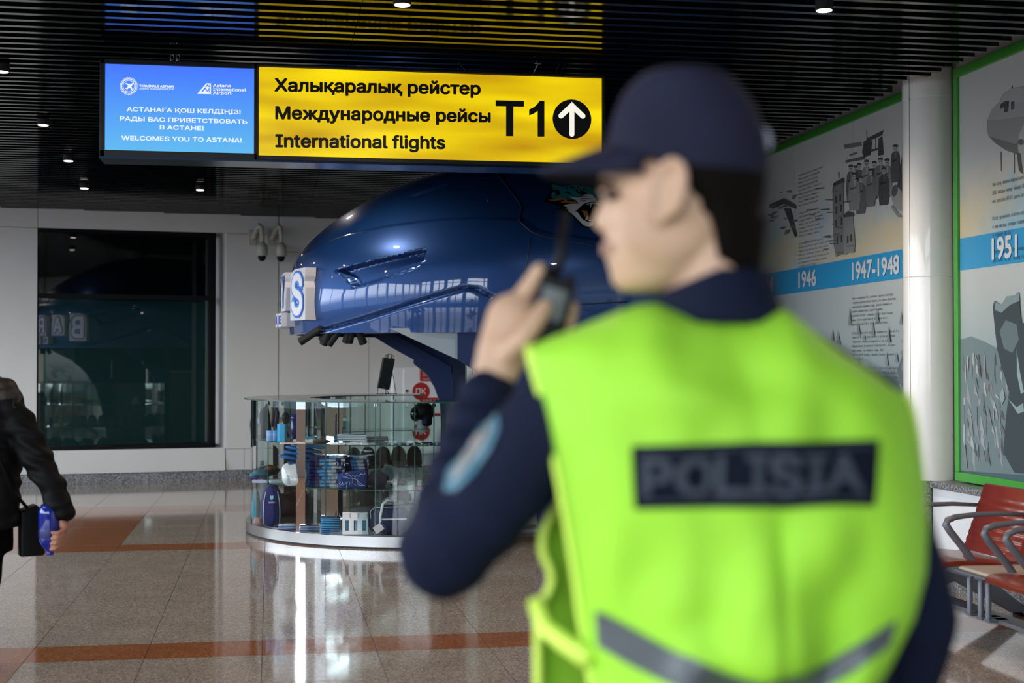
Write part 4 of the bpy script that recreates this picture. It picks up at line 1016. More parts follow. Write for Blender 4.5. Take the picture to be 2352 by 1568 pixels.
def gadget(px, py, h, c, lb):
    p = fp(px, Z3, py); t = item('trophy', lb, 'trophy', p)
    MB().lathe(p, [(.001, 0), (.035, 0), (.035, .02), (.02, .03), (.018, h*.5), (.032, h*.62), (.035, h*.86), (.02, h*.97), (.001, h)], 20, col=c).build('body', M['flat'], t, smooth='auto')
    MB().box(p+Vector((-.07, -.01, h*.55)), p+Vector((-.035, 0, h*.8)), c=(.45, .40, .30)).build('handle', M['flat'], t)
gadget(656, 1001, .22, (.012, .014, .014), 'black upright bottle with a beige side strap behind the blue flask')
# hanging key chains left
for px, lb in ((590, 'clear plastic bag hanging at the left end under the glass top'), (617, 'brown and clear hanging trinket under the glass top'), (628, 'navy strap hanging under the glass top behind the cups')):
    p = fp(px, Z3, 1005); q = p + Vector((.03, .1, 0)); t = item('hanging_trinket', lb, 'trinket', (q.x, q.y, 1.0), 'trinkets hanging under the glass top')
    MB().tube([(q.x, q.y, 1.186), (q.x+.002, q.y, 1.10)], .002, 5).build('cord', M['chrome'], t)
    c = {590: (.3, .33, .38), 617: (.22, .15, .10), 628: (.015, .02, .08)}[px]
    MB().tube([(q.x, q.y, 1.11), (q.x+.005, q.y, 1.06), (q.x-.003, q.y, .98), (q.x, q.y, .93)], [.008, .02, .024, .012], 8, c=c).build('pendant', M['flat'], t, smooth=True)
# display helmet on a stand, far side of the top shelf
p = fp(968, Z3, 990); t = item('display_helmet', 'black hockey helmet with clear visor on a white head stand in the showcase', 'helmet', p)
MB().lathe(p, [(.001, 0), (.085, 0), (.085, .012), (.05, .03), (.045, .10), (.06, .13)], 24, col=(.5, .52, .55)).build('stand', M['flat'], t, smooth='auto')
mb = MB().ell(p+Vector((.02, 0, .19)), .11, .09, .10, n=24, h=12, col=(.012, .013, .015)); mb.build('shell', M['radio'], t, smooth=True)
MB().box(p+Vector((.0, -.08, .05)), p+Vector((.10, .08, .19)), c=(.02, .02, .022)).build('ear_guard', M['radio'], t, bevel=.03)
MB().ell(p+Vector((-.055, 0, .17)), .06, .085, .075, n=20, h=10).build('visor', glass('visor_glass', (.45, .6, .55), 2), t, smooth=True)
l = MB(); l.box(p+Vector((-.005, -.095, .07)), p+Vector((.04, -.086, .12)), c=NAVY); l.build('badge', M['flat'], t)
# middle shelf: blue cushions
cz = Z2 + .215
for k in range(4):
    p = fp([700, 690, 684, 674][k], Z2, 1118); p += Vector((.03, .14, 0)); zz = Z2 + .235 + [.105, .068, .03, -.005][k]
    mb = MB(); mb.ell((0, 0, 0), .155, .10, .0175, n=30, h=10, col=(.012, .10, .27))
    Tm = Matrix.Translation((p.x, p.y, zz)) @ Matrix.Rotation(.16, 4, 'Y') @ Matrix.Rotation(.1*k, 4, 'Z')
    for v in mb.v: v.x = math.copysign(abs(v.x/.155)**.55*.155, v.x); v.y = math.copysign(abs(v.y/.1)**.55*.1, v.y); v.z += .006*noise.noise(Vector((v.x*20, v.y*20, k)))
    mb.v = [Tm @ v for v in mb.v]; o = mb.build('cushion', M['cloth'], smooth=True)
    tag(o, ['topmost thin blue cushion of the pile behind the white bag', 'second blue cushion from the top behind the white bag', 'third blue cushion from the top, with wrinkled wrap', 'lowest blue cushion, resting just above the white bag'][k], 'cushion', 'blue cushions on the middle shelf')
# pile under the cushions
p = fp(684, Z2, 1118)+Vector((.03, .15, 0)); o = MB().rbox(p+Vector((-.12, -.08, 0)), p+Vector((.12, .09, .205)), .03, c=(.015, .06, .16)).build('folded_blanket', M['cloth'], smooth='auto'); tag(o, 'thick folded blue blanket under the cushions, behind the white bag', 'blanket')
# white wrapped bag
p = fp(676, Z2, 1117); t = item('wrapped_shirt', 'white shirt in a clear bag leaning at the front of the middle shelf', 'shirt', p)
mb = MB(); mb.ell((0, 0, 0), .105, .035, .10, n=30, h=18, col=(.55, .62, .62))
for v in mb.v:
    v.x = math.copysign(abs(v.x/.105)**.6*.105, v.x); v.z = math.copysign(abs(v.z/.10)**.6*.10, v.z); v.y += .012*noise.noise(Vector((v.x*18, v.z*18, 2)))
Tm = Matrix.Translation(p+Vector((0, .03, .104))) @ Matrix.Rotation(-.18, 4, 'X') @ Matrix.Rotation(-.06, 4, 'Y')
mb.v = [Tm @ v for v in mb.v]; mb.build('bag', M['foil'], t, smooth=True)
l = MB()
for s_, x_, z0, cp in (('BARYS', .018, .055, .022), ('ARYS', -.06, -.01, .02)):
    text(l, s_, Tm @ Vector((x_, -.043, z0)), Tm.to_3x3() @ Vector((0, 0, -1)), Tm.to_3x3() @ Vector((1, 0, 0)), cp, .1 if len(s_) > 4 else .08, .01, 0, (.03, .08, .3))
l.build('lettering', M['flat'], t)
# stack of scarves
def scarf(p, w_, d_, h_, k, name, lb, grp):
    mb = MB(); N = 26
    cols = [NAVY, (.03, .03, .16), LBL, (.12, .38, .72), WHT, (.5, .52, .62), (.03, .03, .14), WHT, NAVY, (.02, .02, .10)]
    prof = [(-d_/2, .2), (-d_/2-.012, .5), (-d_/2, .85), (-d_/4, 1.0), (d_/2, .95), (d_/2, .05), (-d_/3, 0)]
    rings = []
    for i in range(N+1):
        x = -w_/2 + w_*i/N; wv = .004*noise.noise(Vector((x*25, k*3.1, 0)))
        rings.append([p + Vector((x, y_ + wv*3, h_*z_*(1+.25*noise.noise(Vector((x*30, k, y_*20)))))) for y_, z_ in prof])
    o0 = len(mb.v); n = len(prof)
    for r in rings: mb.v += r
    for i in range(N):
        u = i/N; c = cols[int((u*7.5 + .55*math.sin(k*2.1) + .3*math.sin(i*1.7+k)) % len(cols))]
        for q in range(n): mb.face((o0+i*n+q, o0+i*n+(q+1) % n, o0+(i+1)*n+(q+1) % n, o0+(i+1)*n+q), 0, c)
    mb.face([o0+q for q in range(n)], 0, cols[0]); mb.face([o0+N*n+q for q in range(n)], 0, cols[0])
    o = mb.build(name, M['foil'], smooth='auto'); return tag(o, lb, 'scarf', grp)
ords = ['lowest', 'second', 'third', 'fourth', 'fifth', 'sixth', 'seventh', 'eighth', 'topmost']
for k in range(9):
    p = fp(742 + [0, 2, -2, 1, 0, 2, -1, 2, 14][k], Z2, 1119); p = p + Vector((.03, .09, .0295*k))
    scarf(p, .29 if k < 8 else .25, .17, .028, k, 'folded_scarf', ords[k] + (' striped scarf from below in the wrapped stack on the middle shelf' if 0 < k < 8 else ' striped scarf in the wrapped stack on the middle shelf'), 'striped scarves stacked on the middle shelf')
for k in range(4):
    p = fp(805, Z2, 1119)+Vector((.06, .22, .13+.03*k)); scarf(p, .2, .14, .028, k+20, 'folded_scarf', ['lowest', 'second', 'third', 'topmost'][k] + ' dark scarf of the short pile behind the striped stack', 'dark scarves behind the striped stack')
p = fp(805, Z2, 1119)+Vector((.06, .22, 0)); o = MB().rbox(p+Vector((-.1, -.07, 0)), p+Vector((.1, .07, .13)), .02, c=(.012, .014, .03)).build('folded_blanket', M['cloth'], smooth='auto'); tag(o, 'dark folded blanket under the short scarf pile', 'blanket')
# blue folded scarf with white script
p = fp(810, Z2, 1121); t = item('folded_towel', 'royal blue folded towel with white outlined drawing and script', 'towel', p)
mb = MB(); mb.rbox((-.115, -.03, 0), (.115, .06, .135), .025, c=(.012, .035, .22))
for v in mb.v: v.z *= 1 + .12*math.sin(v.x*14+.5); v.y += .006*noise.noise(Vector((v.x*15, v.z*15, 5)))
mb.v = [v+p+Vector((0, .02, 0)) for v in mb.v]; mb.build('body', M['cloth'], t, smooth='auto')
l = MB()
def squig(pts, r=.0028): l.tube([p + Vector((x, -.016, z)) for x, z in pts], r, 5, c=(.55, .6, .75))
squig([(-.10, .055), (-.11, .04), (-.10, .03), (-.085, .045), (-.085, .06), (-.08, .03), (-.06, .04), (-.05, .06), (-.052, .0), (-.045, .05), (-.03, .06), (-.022, .04), (-.03, .028), (-.01, .03), (.0, .09), (.0, .035), (.012, .03), (.02, .055), (.02, .03), (.04, .03), (.04, .09), (.042, .035), (.06, .025), (.10, .025)])
squig([(-.085, .125), (-.09, .105), (-.075, .095), (-.05, .10), (-.03, .115), (-.04, .125), (-.06, .12)]); squig([(-.03, .115), (-.01, .095), (.0, .11), (.02, .09), (.03, .11), (.05, .095), (.065, .12), (.09, .11), (.1, .125)])
squig([(-.06, .09), (-.02, .085), (.02, .08), (.03, .07), (.09, .02)]); l.build('drawing', M['flat'], t, smooth=True)
blob('knitted_hat', 'dark knitted hat heaped right of the blue towel', 'hat', fp(862, Z2, 1117)+Vector((.02, .05, 0)), .085, .07, .075, (.012, .016, .035), seed=4, amp=.4)
o = MB().box((0, 0, 0), (.13, .006, .11), c=(.22, .25, .28), T=Matrix.Translation(fp(872, Z2, 1100)+Vector((.02, .1, .03))) @ Matrix.Rotation(.35, 4, 'Y') @ Matrix.Rotation(-.3, 4, 'X')).build('card', M['flat']); tag(o, 'pale grey card leaning behind the dark hat', 'card')
p = fp(638, Z2, 1110)+Vector((0, .03, 0)); o = MB().rbox(p+Vector((-.075, -.035, 0)), p+Vector((.075, .045, .035)), .02, c=(.55, .62, .62)).build('soap_dish', M['foil'], smooth='auto'); tag(o, 'flat white wrapped box left of the white shirt', 'box')
for k, (px, py, c, lb, dx) in enumerate(((598, 1103, (.03, .03, .10), 'navy striped flat hat at the left end of the middle shelf', 0), (585, 1090, (.02, .15, .20), 'teal-edged dark hat at the back left of the middle shelf', .05), (612, 1094, (.02, .018, .05), 'dark purple hat under the brown cap', .02))):
    blob('flat_hat', lb, 'hat', fp(px, Z2, 1104)+Vector((dx, .04+.05*k, .02*k)), .085, .06, .03+.012*k, c, seed=k*5, amp=.35)
blob('brown_cap', 'small brown cap on top of the dark hats', 'cap', fp(612, Z2, 1104)+Vector((.03, .10, .085)), .05, .04, .024, (.16, .07, .02), seed=8)
sheet('folded_flag', 'white and navy striped flag lying in front of the dark hats', 'flag', 600, 1108, .14, .07, .016, -.3, (.35, .38, .5), z=Z2, mt='cloth', wav=.008)
# dark beanies along the far side
for k in range(8):
    a = math.radians(88+7*k); q = C(1.31, a, Z2); c = [(.014, .012, .011), (.02, .017, .015), (.03, .018, .015)][k % 3]
    t = item('beanie', ['rightmost', 'second from right', 'third from right', 'fourth from right', 'fourth from left', 'third from left', 'second from left', 'leftmost'][k] + ' dark knitted beanie in the row along the back of the middle shelf', 'hat', q, 'dark beanies in a row at the back of the middle shelf')
    mb = MB(); mb.lathe(q, [(.001, .002), (.075, .0), (.082, .01), (.082, .05), (.078, .055)], 24, col=c); mb.build('brim', M['cloth'], t, smooth='auto')
    MB().lathe(q, [(.077, .05), (.076, .10), (.065, .15), (.04, .185), (.001, .197)], 24, col=c).build('crown', M['cloth'], t, smooth='auto')
# bottom deck
p = fp(624, Z1, 1210)+Vector((.0, .03, 0)); t = item('backpack', 'navy backpack with a small shield badge standing at the left of the bottom shelf', 'backpack', p)
mb = MB(); mb.ell((0, 0, 0), .088, .05, .175, n=28, h=18, col=(.02, .024, .12))
for v in mb.v: v.x = math.copysign(abs(v.x/.088)**.7*.088, v.x); v.z = math.copysign(abs(v.z/.175)**(.55 if v.z < 0 else .85)*.175, v.z)
mb.v = [v+p+Vector((0, 0, .176)) for v in mb.v]; mb.build('body', M['cloth'], t, smooth=True)
for s_ in (-1, 1):
    MB().tube([p+Vector((s_*.05, -.03, .30)), p+Vector((s_*.066, -.052, .22)), p+Vector((s_*.07, -.05, .12)), p+Vector((s_*.068, -.045, .03))], .005, 6, c=(.35, .4, .5)).build('piping', M['flat'], t, smooth=True)
l = MB(); l.add([p+Vector((x, -.0545, z)) for x, z in ((-.014, .27), (.014, .27), (.014, .245), (0, .23), (-.014, .245))], [(0, 1, 2, 3, 4)], 0, (.2, .5, .6)); text(l, 'BARYS', p+Vector((-.025, -.056, .205)), (1, 0, 0), (0, 0, 1), .014, .05, .015, 0, (.6, .65, .7)); l.build('badge', M['flat'], t)
MB().tube([p+Vector((-.03, .0, .34)), p+Vector((-.02, -.0, .36)), p+Vector((.02, 0, .36)), p+Vector((.03, 0, .34))], .006, 6, c=NAVY).build('handle', M['flat'], t, smooth=True)
blob('rolled_towel', 'upright teal rolled towel at the far left of the bottom shelf', 'towel', fp(582, Z1, 1200)+Vector((.02, .08, 0)), .035, .035, .18, (.05, .2, .26), seed=2, amp=.2)
blob('rolled_towel', 'brown and white bundle at the foot of the teal towel', 'towel', fp(588, Z1, 1206)+Vector((.02, .01, 0)), .05, .04, .04, (.25, .17, .15), seed=12, amp=.4)
for k, (px, n_, zc) in enumerate(((662, 4, 0), (712, 5, 0))):
    for j in range(n_):
        p = fp(px, Z1, 1217+k*3)+Vector((.0, .05, .011*j)); Tm = Matrix.Translation(p) @ Matrix.Rotation(.05*((j*7) % 3-1), 4, 'Z')
        o = MB().rbox((-.085, -.05, 0), (.085, .05, .010), .01, c=[(.05, .06, .2), (.35, .38, .5), (.03, .2, .45), (.45, .47, .55), (.02, .02, .08)][j], T=Tm).build('packet', M['foil'], smooth='auto')
        tag(o, f'{["lowest","second","third","fourth","topmost"][j if j < n_-1 else 4]} thin wrapped packet of the {"left" if k == 0 else "taller, pale"} pile on the bottom shelf', 'packet', 'wrapped packets on the bottom shelf')
for j in range(9):
    p = fp(760, Z1, 1224)+Vector((.0, .07, .0143*j)); Tm = Matrix.Translation(p) @ Matrix.Rotation(.03*((j*5) % 3-1), 4, 'Z')
    t = item('seat_pad', f'{["lowest","second","third","fourth","fifth","sixth","seventh","eighth","topmost"][j]} navy pad with light blue edging, counted from below', 'pad', p, 'navy pads with light blue edging on the bottom shelf')
    MB().rbox((-.078, -.07, .003), (.078, .07, .0135), .016, c=NAVY, T=Tm).build('body', M['cloth'], t, smooth='auto')
    MB().rbox((-.08, -.072, .0), (.08, .072, .006), .016, c=(.05, .3, .55), T=Tm).build('edging', M['cloth'], t, smooth='auto')
l = MB(); tp = fp(760, Z1, 1224)+Vector((.0, .07, .0145*9-.001)); text(l, 'BARYS', tp+Vector((-.05, -.05, 0)), (1, 0, 0), (0, 1, 0), .03, .1, .01, 0, (.2, .35, .55)); l.build('lettering', M['flat'], t)
for k in range(3):
    p = fp(797+19.6*k, Z1, 1227)+Vector((0, .03, 0)); t = item('bottle_box', ['left of the three white boxes with a blue window', 'middle one of the three white boxes with a blue window', 'right of the three white boxes with a blue window, next to the bag'][k], 'box', p, 'white window boxes on the bottom shelf')
    w_, h_ = .034, .178; mb = MB(); y0 = p.y-.03
    mb.box((p.x-w_, y0, p.z), (p.x-.014, y0+.004, p.z+h_)); mb.box((p.x+.014, y0, p.z), (p.x+w_, y0+.004, p.z+h_)); mb.box((p.x-.014, y0, p.z), (p.x+.014, y0+.004, p.z+.03)); mb.box((p.x-.014, y0, p.z+.115), (p.x+.014, y0+.004, p.z+h_))
    mb.box((p.x-w_, y0+.004, p.z), (p.x-w_+.002, y0+.06, p.z+h_)); mb.box((p.x+w_-.002, y0+.004, p.z), (p.x+w_, y0+.06, p.z+h_)); mb.box((p.x-w_, y0+.004, p.z+h_-.002), (p.x+w_, y0+.06, p.z+h_)); mb.box((p.x-w_, y0+.058, p.z), (p.x+w_, y0+.06, p.z+h_))
    mb.build('carton', M['white'], t)
    MB().lathe((p.x, y0+.03, p.z+.004), [(.001, 0), (.016, 0), (.017, .01), (.017, .1), (.01, .12), (.01, .14)], 16, col=(.06, .33, .55)).build('flask', M['flat'], t, smooth='auto')
    l = MB(); text(l, 'BARYS', (p.x+.02, y0-.001, p.z+h_-.008), (0, 0, -1), (1, 0, 0), .009, .035, .01, 0, (.1, .1, .12)); l.build('lettering', M['flat'], t)
# duffel bag
p = fp(895, Z1, 1228)+Vector((.0, .10, 0)); t = item('duffel_bag', 'navy sports bag with white handles and a paper tag on the bottom shelf', 'bag', p)
mb = MB(); mb.ell((0, 0, 0), .165, .085, .115, n=32, h=18, col=(.014, .018, .075))
for v in mb.v: v.x = math.copysign(abs(v.x/.165)**.6*.165, v.x); v.y = math.copysign(abs(v.y/.085)**.7*.085, v.y); v.z = math.copysign(abs(v.z/.115)**.55*.115, v.z)
mb.v = [v+p+Vector((0, 0, .116)) for v in mb.v]; mb.build('body', M['cloth'], t, smooth=True)
for s_ in (-1, 1): MB().tube([p+Vector((-.15, s_*.03-.03, .13)), p+Vector((-.155, -.06, .19)), p+Vector((-.12, -.07, .222)), p+Vector((.1, -.07, .225))], .004, 6, c=WHT).build('piping', M['flat'], t, smooth=True)
MB().tube([p+Vector((-.07, -.088, .04)), p+Vector((-.075, -.09, .15)), p+Vector((-.055, -.085, .25)), p+Vector((-.02, -.06, .275)), p+Vector((.06, -.05, .27))], .011, 8, c=WHT).build('handle', M['flat'], t, smooth=True)
MB().box(p+Vector((-.07, -.093, .12)), p+Vector((.14, -.088, .132)), c=WHT).build('stripe', M['flat'], t)
Tm = Matrix.Translation(p+Vector((-.085, -.105, .06))) @ Matrix.Rotation(-.6, 4, 'Y'); MB().box((-.045, -.003, -.03), (.045, 0, .03), c=(.5, .53, .55), T=Tm).build('paper_tag', M['flat'], t)
MB().box((.03, -.005, -.03), (.05, -.001, .03), c=NAVY, T=Tm).build('tag_header', M['flat'], t)
blob('wrapped_ball', 'crumpled clear wrap heaped on top of the navy sports bag', 'wrap', p+Vector((.03, .02, .232)), .08, .05, .032, (.2, .22, .25), mt='foil', seed=6, amp=.5)
# dark clothing on the bottom at the back
for k in range(7):
    a = math.radians(95+13*k); q = C(1.3, a, Z1); blob('folded_jacket', ['rightmost', 'second from right', 'third from right', 'middle', 'third from left', 'second from left', 'leftmost'][k] + ' dark folded jacket along the back of the bottom shelf', 'jacket', q, .14, .10, .11, (.012, .013, .016), seed=k*3, amp=.3, grp='dark folded jackets at the back of the bottom shelf')
# menu easel on the top
p = aZ(878, 905, 1.196)+Vector((0, -.0, 0)); p = Vector((p.x, 13.9, 1.1965)); t = item('poster_easel', 'small black wire easel with a framed dark card on the glass top', 'easel', p)
def ln(nm, pts, r=.0035): MB().tube([p+Vector(q) for q in pts], r, 6).build(nm, M['blackmat'], t, smooth=True)
xq = (878-1176)/FPX*13.9
ln('leg', [(-.095, -.05, 0), (-.045, 0, .30)]); ln('leg', [(.095, -.05, 0), (.045, 0, .30)]); ln('leg', [(0, .07, 0), (.0, .0, .3)]); ln('crossbar', [(-.09, -.045, .015), (.09, -.045, .015)]); ln('crossbar', [(-.03, -.02, .10), (.02, -.05, .02), (0, .06, .02)])
Tm = Matrix.Translation(p+Vector((-.0, -.03, .21))) @ Matrix.Rotation(.16, 4, 'Y') @ Matrix.Rotation(.25, 4, 'X')
MB().box((-.055, -.008, -.155), (.055, .008, .155), T=Tm).build('card', mat('dark_card', (.012, .016, .015), .3), t, bevel=.003); MB().box((-.068, -.004, -.155), (-.054, .01, .155), T=Tm).build('edge', M['radiogrey'], t)
for k in range(3): 
    q = Tm @ Vector(((k-1)*.028, 0, .175)); r_ = .024 if k == 1 else .015; ln('scroll', [q-p+Vector((r_*math.cos(a), 0, r_*math.sin(a))) for a in [2*PI*i/12 for i in range(13)]], .0035)

# ================================================================== things on the back wall
def dome(px, lb):
    b0 = W(aY(px, 545, 18.9).x, 3.13); t = thing('dome_camera', lb, 'camera', b0, 'white dome cameras on the back wall')
    P_ = lambda x, d, z: b0 + wd*x + wn*d + Vector((0, 0, z-3.13))
    MB().box((-.05, -.012, -.10), (.05, .012, .10), T=Matrix.Translation(P_(-.06, .012, 3.15)) @ Matrix.Rotation(math.atan(.155), 4, 'Z')).build('wall_plate', M['camwhite'], t, bevel=.005)
    MB().tube([P_(-.055, .02, 3.14), P_(-.05, .10, 3.16), P_(-.03, .20, 3.25), P_(0, .25, 3.29), P_(.02, .28, 3.26), P_(.025, .29, 3.18), P_(.025, .29, 3.05)], .03, 12).build('bracket_arm', M['camwhite'], t, smooth=True)
    c = P_(.025, .29, 2.98); MB().lathe(c, [(.03, .09), (.045, .075), (.07, .05), (.075, .02), (.075, -.06), (.062, -.09)], 24).build('housing', M['camwhite'], t, smooth='auto')
    MB().lathe(c, [(.055, -.085), (.05, -.12), (.03, -.15), (.001, -.158)], 20).build('lens_dome', M['radio'], t, smooth='auto')
dome(590, 'white dome camera on a hooked bracket, nearer the dark window'); dome(633, 'white dome camera on a hooked bracket, nearer the blue helmet')
cz0 = W(1.60, 1.46).x
t = thing('fire_cabinet', 'white fire hose cabinet with red labels on the wall behind the showcase', 'cabinet', W(2.0, .3))
wbox(MB(), 1.60, 2.50, .30, 1.46, .002, .14).build('body', M['white'], t, bevel=.006)
dr = wbox(MB(), 1.74, 2.47, .33, 1.43, .141, .155).build('door', M['white'], t, bevel=.004)
l = MB(); wbox(l, 1.96, 2.32, 1.27, 1.43, .156, .16, 0, (.42, .03, .03)); text(l, '101 112', W(2.0, 1.34, .163), wd, (0, 0, 1), .05, .28, .01, 0, (.7, .65, .65)); text(l, 'при пожаре', W(2.0, 1.29, .163), wd, (0, 0, 1), .022, .28, .0, 0, (.7, .65, .65)); l.build('red_label', M['flat'], t)
for zc_ in (1.135, .595):
    l = MB(); l.prism([W(1.975+.12*math.cos(a)*wd.x, zc_+.12*math.sin(a), .156) for a in [2*PI*k/32 for k in range(32)]], wn*.004, 0, (.42, .02, .02)); text(l, 'ПК', W(1.905, zc_-.038, .162), wd, (0, 0, 1), .08, .14, .006, 0, (.75, .72, .72)); l.build('round_label', M['flat'], t)
l = MB(); wbox(l, 2.0, 2.4, 1.02, 1.05, .156, .16, 0, (.42, .02, .02)); wbox(l, 2.0, 2.4, .80, .84, .156, .16, 0, (.42, .02, .02)); l.build('red_stripe', M['flat'], t)
MB().lathe(W(2.33, 1.15, .156), [(.045, 0), (.045, .012), (.001, .015)], 20, axis=wn).build('lock', M['steel'], t, smooth='auto')
MB().lathe(W(1.78, 1.14, .156), [(.02, 0), (.02, .012), (.001, .015)], 12, axis=wn).build('hinge', M['steel'], t, smooth='auto')
# departures screen hanging far behind the photographer's left, seen only mirrored in the window
# ================================================================== waiting bench
bn = thing('waiting_bench', 'row of dark red ribbed seats with grey aluminium arms against the ledge', 'bench', (3.95, 6.6, 0))
MB().box((3.93, 4.9, .28), (4.05, 8.02, .35)).build('beam', M['alu'], bn, bevel=.008)
def chair(y0, y1, seat=True):
    n = 7; yc = [y0+(y1-y0)*k/6 for k in range(7)]
    if seat:   # seat pan with rolled front lip
        prof = [(3.56, .395), (3.555, .415), (3.58, .432), (3.66, .436), (3.8, .425), (3.95, .41), (4.02, .415), (4.03, .40), (3.95, .385), (3.8, .40), (3.66, .41), (3.60, .405)]
        rings = []
        for y in [y0+.012, y0+.02, y0+.05, (y0+y1)/2, y1-.05, y1-.02, y1-.012]:
            e_ = 0 if y0+.03 < y < y1-.03 else .006; rings.append([(x+e_*2, y, z-e_*.5 + (0 if abs(y-(y0+y1)/2) < .1 else .006)) for x, z in prof])
        MB().rings(rings).build('seat', M['redseat'], bn, smooth='auto')
    bx0, bz0, bx1, bz1 = 4.00, .425, 4.14, .80
    s = MB(); N = 44; pr = []
    for k in range(N+1):
        t_ = k/N; x = bx0+(bx1-bx0)*t_ - .035*math.sin(t_*PI)*0 ; z = bz0+(bz1-bz0)*t_
        rib = .007*abs(math.sin(t_*PI*9)) if .06 < t_ < .86 else .006
        pr.append((x - rib, z))
    pr += [(bx1+.012, bz1+.003), (bx1+.03, bz1-.01)] + [(bx0+(bx1-bx0)*t_+.028, bz0+(bz1-bz0)*t_) for t_ in (.9, .5, .1, 0)]
    s.rings([[(x+(.008 if q in (0, 3) else 0), y, z) for x, z in pr] for q, y in enumerate((y0+.02, y0+.032, y1-.032, y1-.02))])
    s.build('backrest', M['redseat'], bn, smooth='auto')
def arm(y):
    kx = 3.62
    MB().tube([(4.12, y, .672), (3.95, y, .682), (3.8, y, .68), (3.68, y, .668), (3.635, y, .652), (3.625, y, .628), (3.65, y, .59), (3.75, y, .47), (3.80, y, .40), (3.90, y, .345)], [.011, .013, .014, .016, .019, .021, .02, .02, .019, .018], 10).build('armrest', M['alu'], bn, smooth=True)
def posts(ys_):
    for y in ys_:
        s = MB().tube([(3.78, y, .40), (3.72, y, .375), (3.70, y, .35), (3.70, y, .17)], .016, 10); s.box((3.69, y-.03, .155), (3.80, y+.03, .17)); s.build('post', M['alu'], bn, smooth='auto')
for a, b, st_ in ((7.16, 7.80, True), (6.74, 7.20, False), (6.12, 6.72, True), (5.5, 6.1, True), (4.9, 5.48, True)): chair(a, b, st_)
for y in (7.80, 7.24, 6.82, 6.60, 6.08, 5.5, 4.9): arm(y)
MB().rbox((3.62, 6.74, .405), (4.0, 7.10, .425), .02).build('tabletop', M['beige'], bn, smooth='auto')
MB().box((3.61, 6.73, .395), (3.99, 7.11, .406)).build('table_edge', M['alu'], bn)
posts((7.74, 7.12, 7.0, 6.92, 6.45, 6.3, 6.2))
MB().box((3.74, 4.95, .15), (3.86, 7.95, .17)).build('lower_rail', M['alu'], bn)
for y in (7.86, 5.3):
    MB().prism([(3.90, y, .33), (4.08, y, .33), (4.44, y, .06), (4.44, y, .02), (4.36, y, .02), (3.99, y, .22), (3.50, y, .02), (3.42, y, .02), (3.42, y, .06)], (0, .05, 0)).build('leg', M['alu'], bn, bevel=.008)
    for x in (4.41, 3.45): MB().lathe((x, y+.025, 0), [(.001, 0), (.035, 0), (.035, .012), (.02, .02), (.018, .05)], 16).build('foot', M['radio'], bn, smooth='auto')
#PART5
# ================================================================== people
def fuse(mb, name, m, parent, voxel=.006, it=6, disp=0, dscale=6, seed=0, folds=None):
    me = bpy.data.meshes.new('t'); me.from_pydata([tuple(v) for v in mb.v], [], mb.f)
    bm = bmesh.new(); bm.from_mesh(me); bmesh.ops.recalc_face_normals(bm, faces=bm.faces); bm.to_mesh(me); bm.free()
    ob = bpy.data.objects.new('t', me); COL.objects.link(ob)
    r = ob.modifiers.new('r', 'REMESH'); r.mode = 'VOXEL'; r.voxel_size = voxel; r.use_smooth_shade = True
    s = ob.modifiers.new('s', 'SMOOTH'); s.factor = .6; s.iterations = it
    dg = bpy.context.evaluated_depsgraph_get(); dg.update(); new = bpy.data.meshes.new_from_object(ob.evaluated_get(dg))
    bpy.data.objects.remove(ob); bpy.data.meshes.remove(me)
    new.name = name; o = WLOC[parent.name]
    if disp or folds:
        n = len(new.vertices); co = [0.0]*(3*n); no = [0.0]*(3*n)
        new.vertices.foreach_get('co', co); new.vertex_normals.foreach_get('vector', no)
        for k in range(0, 3*n, 3):
            c = Vector(co[k:k+3]); d = disp*noise.noise(c*dscale + Vector((seed, 0, 0))) if disp else 0
            if folds: d += folds(c)
            co[k] += no[k]*d; co[k+1] += no[k+1]*d; co[k+2] += no[k+2]*d
        new.vertices.foreach_set('co', co)
    new.transform(Matrix.Translation(-o)); new.materials.clear(); new.materials.append(m)
    new.polygons.foreach_set('use_smooth', [True]*len(new.polygons)); new.polygons.foreach_set('material_index', [0]*len(new.polygons))
    ob = bpy.data.objects.new(name, new); COL.objects.link(ob); ob.parent = parent; WLOC[ob.name] = o
    return ob
FH = Vector((FW.x, FW.y, 0)).normalized()      # horizontal view direction
def placer(t0):
    def P(px, py, dz=0): return aD(px, py, t0) + FH*dz
    return P
def oval(c, X, Y, a, b, n=28, p=2.0):
    return [c + X*a*math.copysign(abs(math.cos(2*PI*k/n))**(2/p), math.cos(2*PI*k/n)) + Y*b*math.copysign(abs(math.sin(2*PI*k/n))**(2/p), math.sin(2*PI*k/n)) for k in range(n)]

# ------------------------------------------------------------------ officer in the foreground
T0 = 1.765; O = placer(T0); PX = T0/FPX
root_o = O(1680, 836, 0); off = thing('person', 'police officer in navy uniform and lime safety vest speaking into a radio', 'person', (root_o.x, root_o.y, 0))
# head seen in profile, facing left and a touch away
hx = (-RT*math.cos(.12) + FH*math.sin(.12)).normalized(); hy = Vector((0, 0, 1)).cross(hx)
HEAD = [  # py, front px, back px, half width m
    (196, 1500, 1650, .030), (206, 1478, 1672, .045), (225, 1452, 1694, .058), (260, 1424, 1718, .069), (300, 1406, 1733, .075), (350, 1392, 1741, .078),
    (385, 1384, 1743, .078), (410, 1381, 1742, .078), (432, 1384, 1740, .077), (448, 1392, 1737, .076), (465, 1391, 1733, .075), (485, 1389, 1726, .074), (510, 1391, 1716, .073),
    (532, 1397, 1703, .071), (546, 1398, 1695, .069), (558, 1393, 1685, .067), (570, 1392, 1675, .065), (580, 1398, 1668, .063), (590, 1395, 1660, .061), (604, 1399, 1650, .058), (618, 1405, 1640, .055),
    (634, 1406, 1622, .050), (650, 1412, 1600, .043), (662, 1424, 1575, .034), (670, 1440, 1550, .024)]
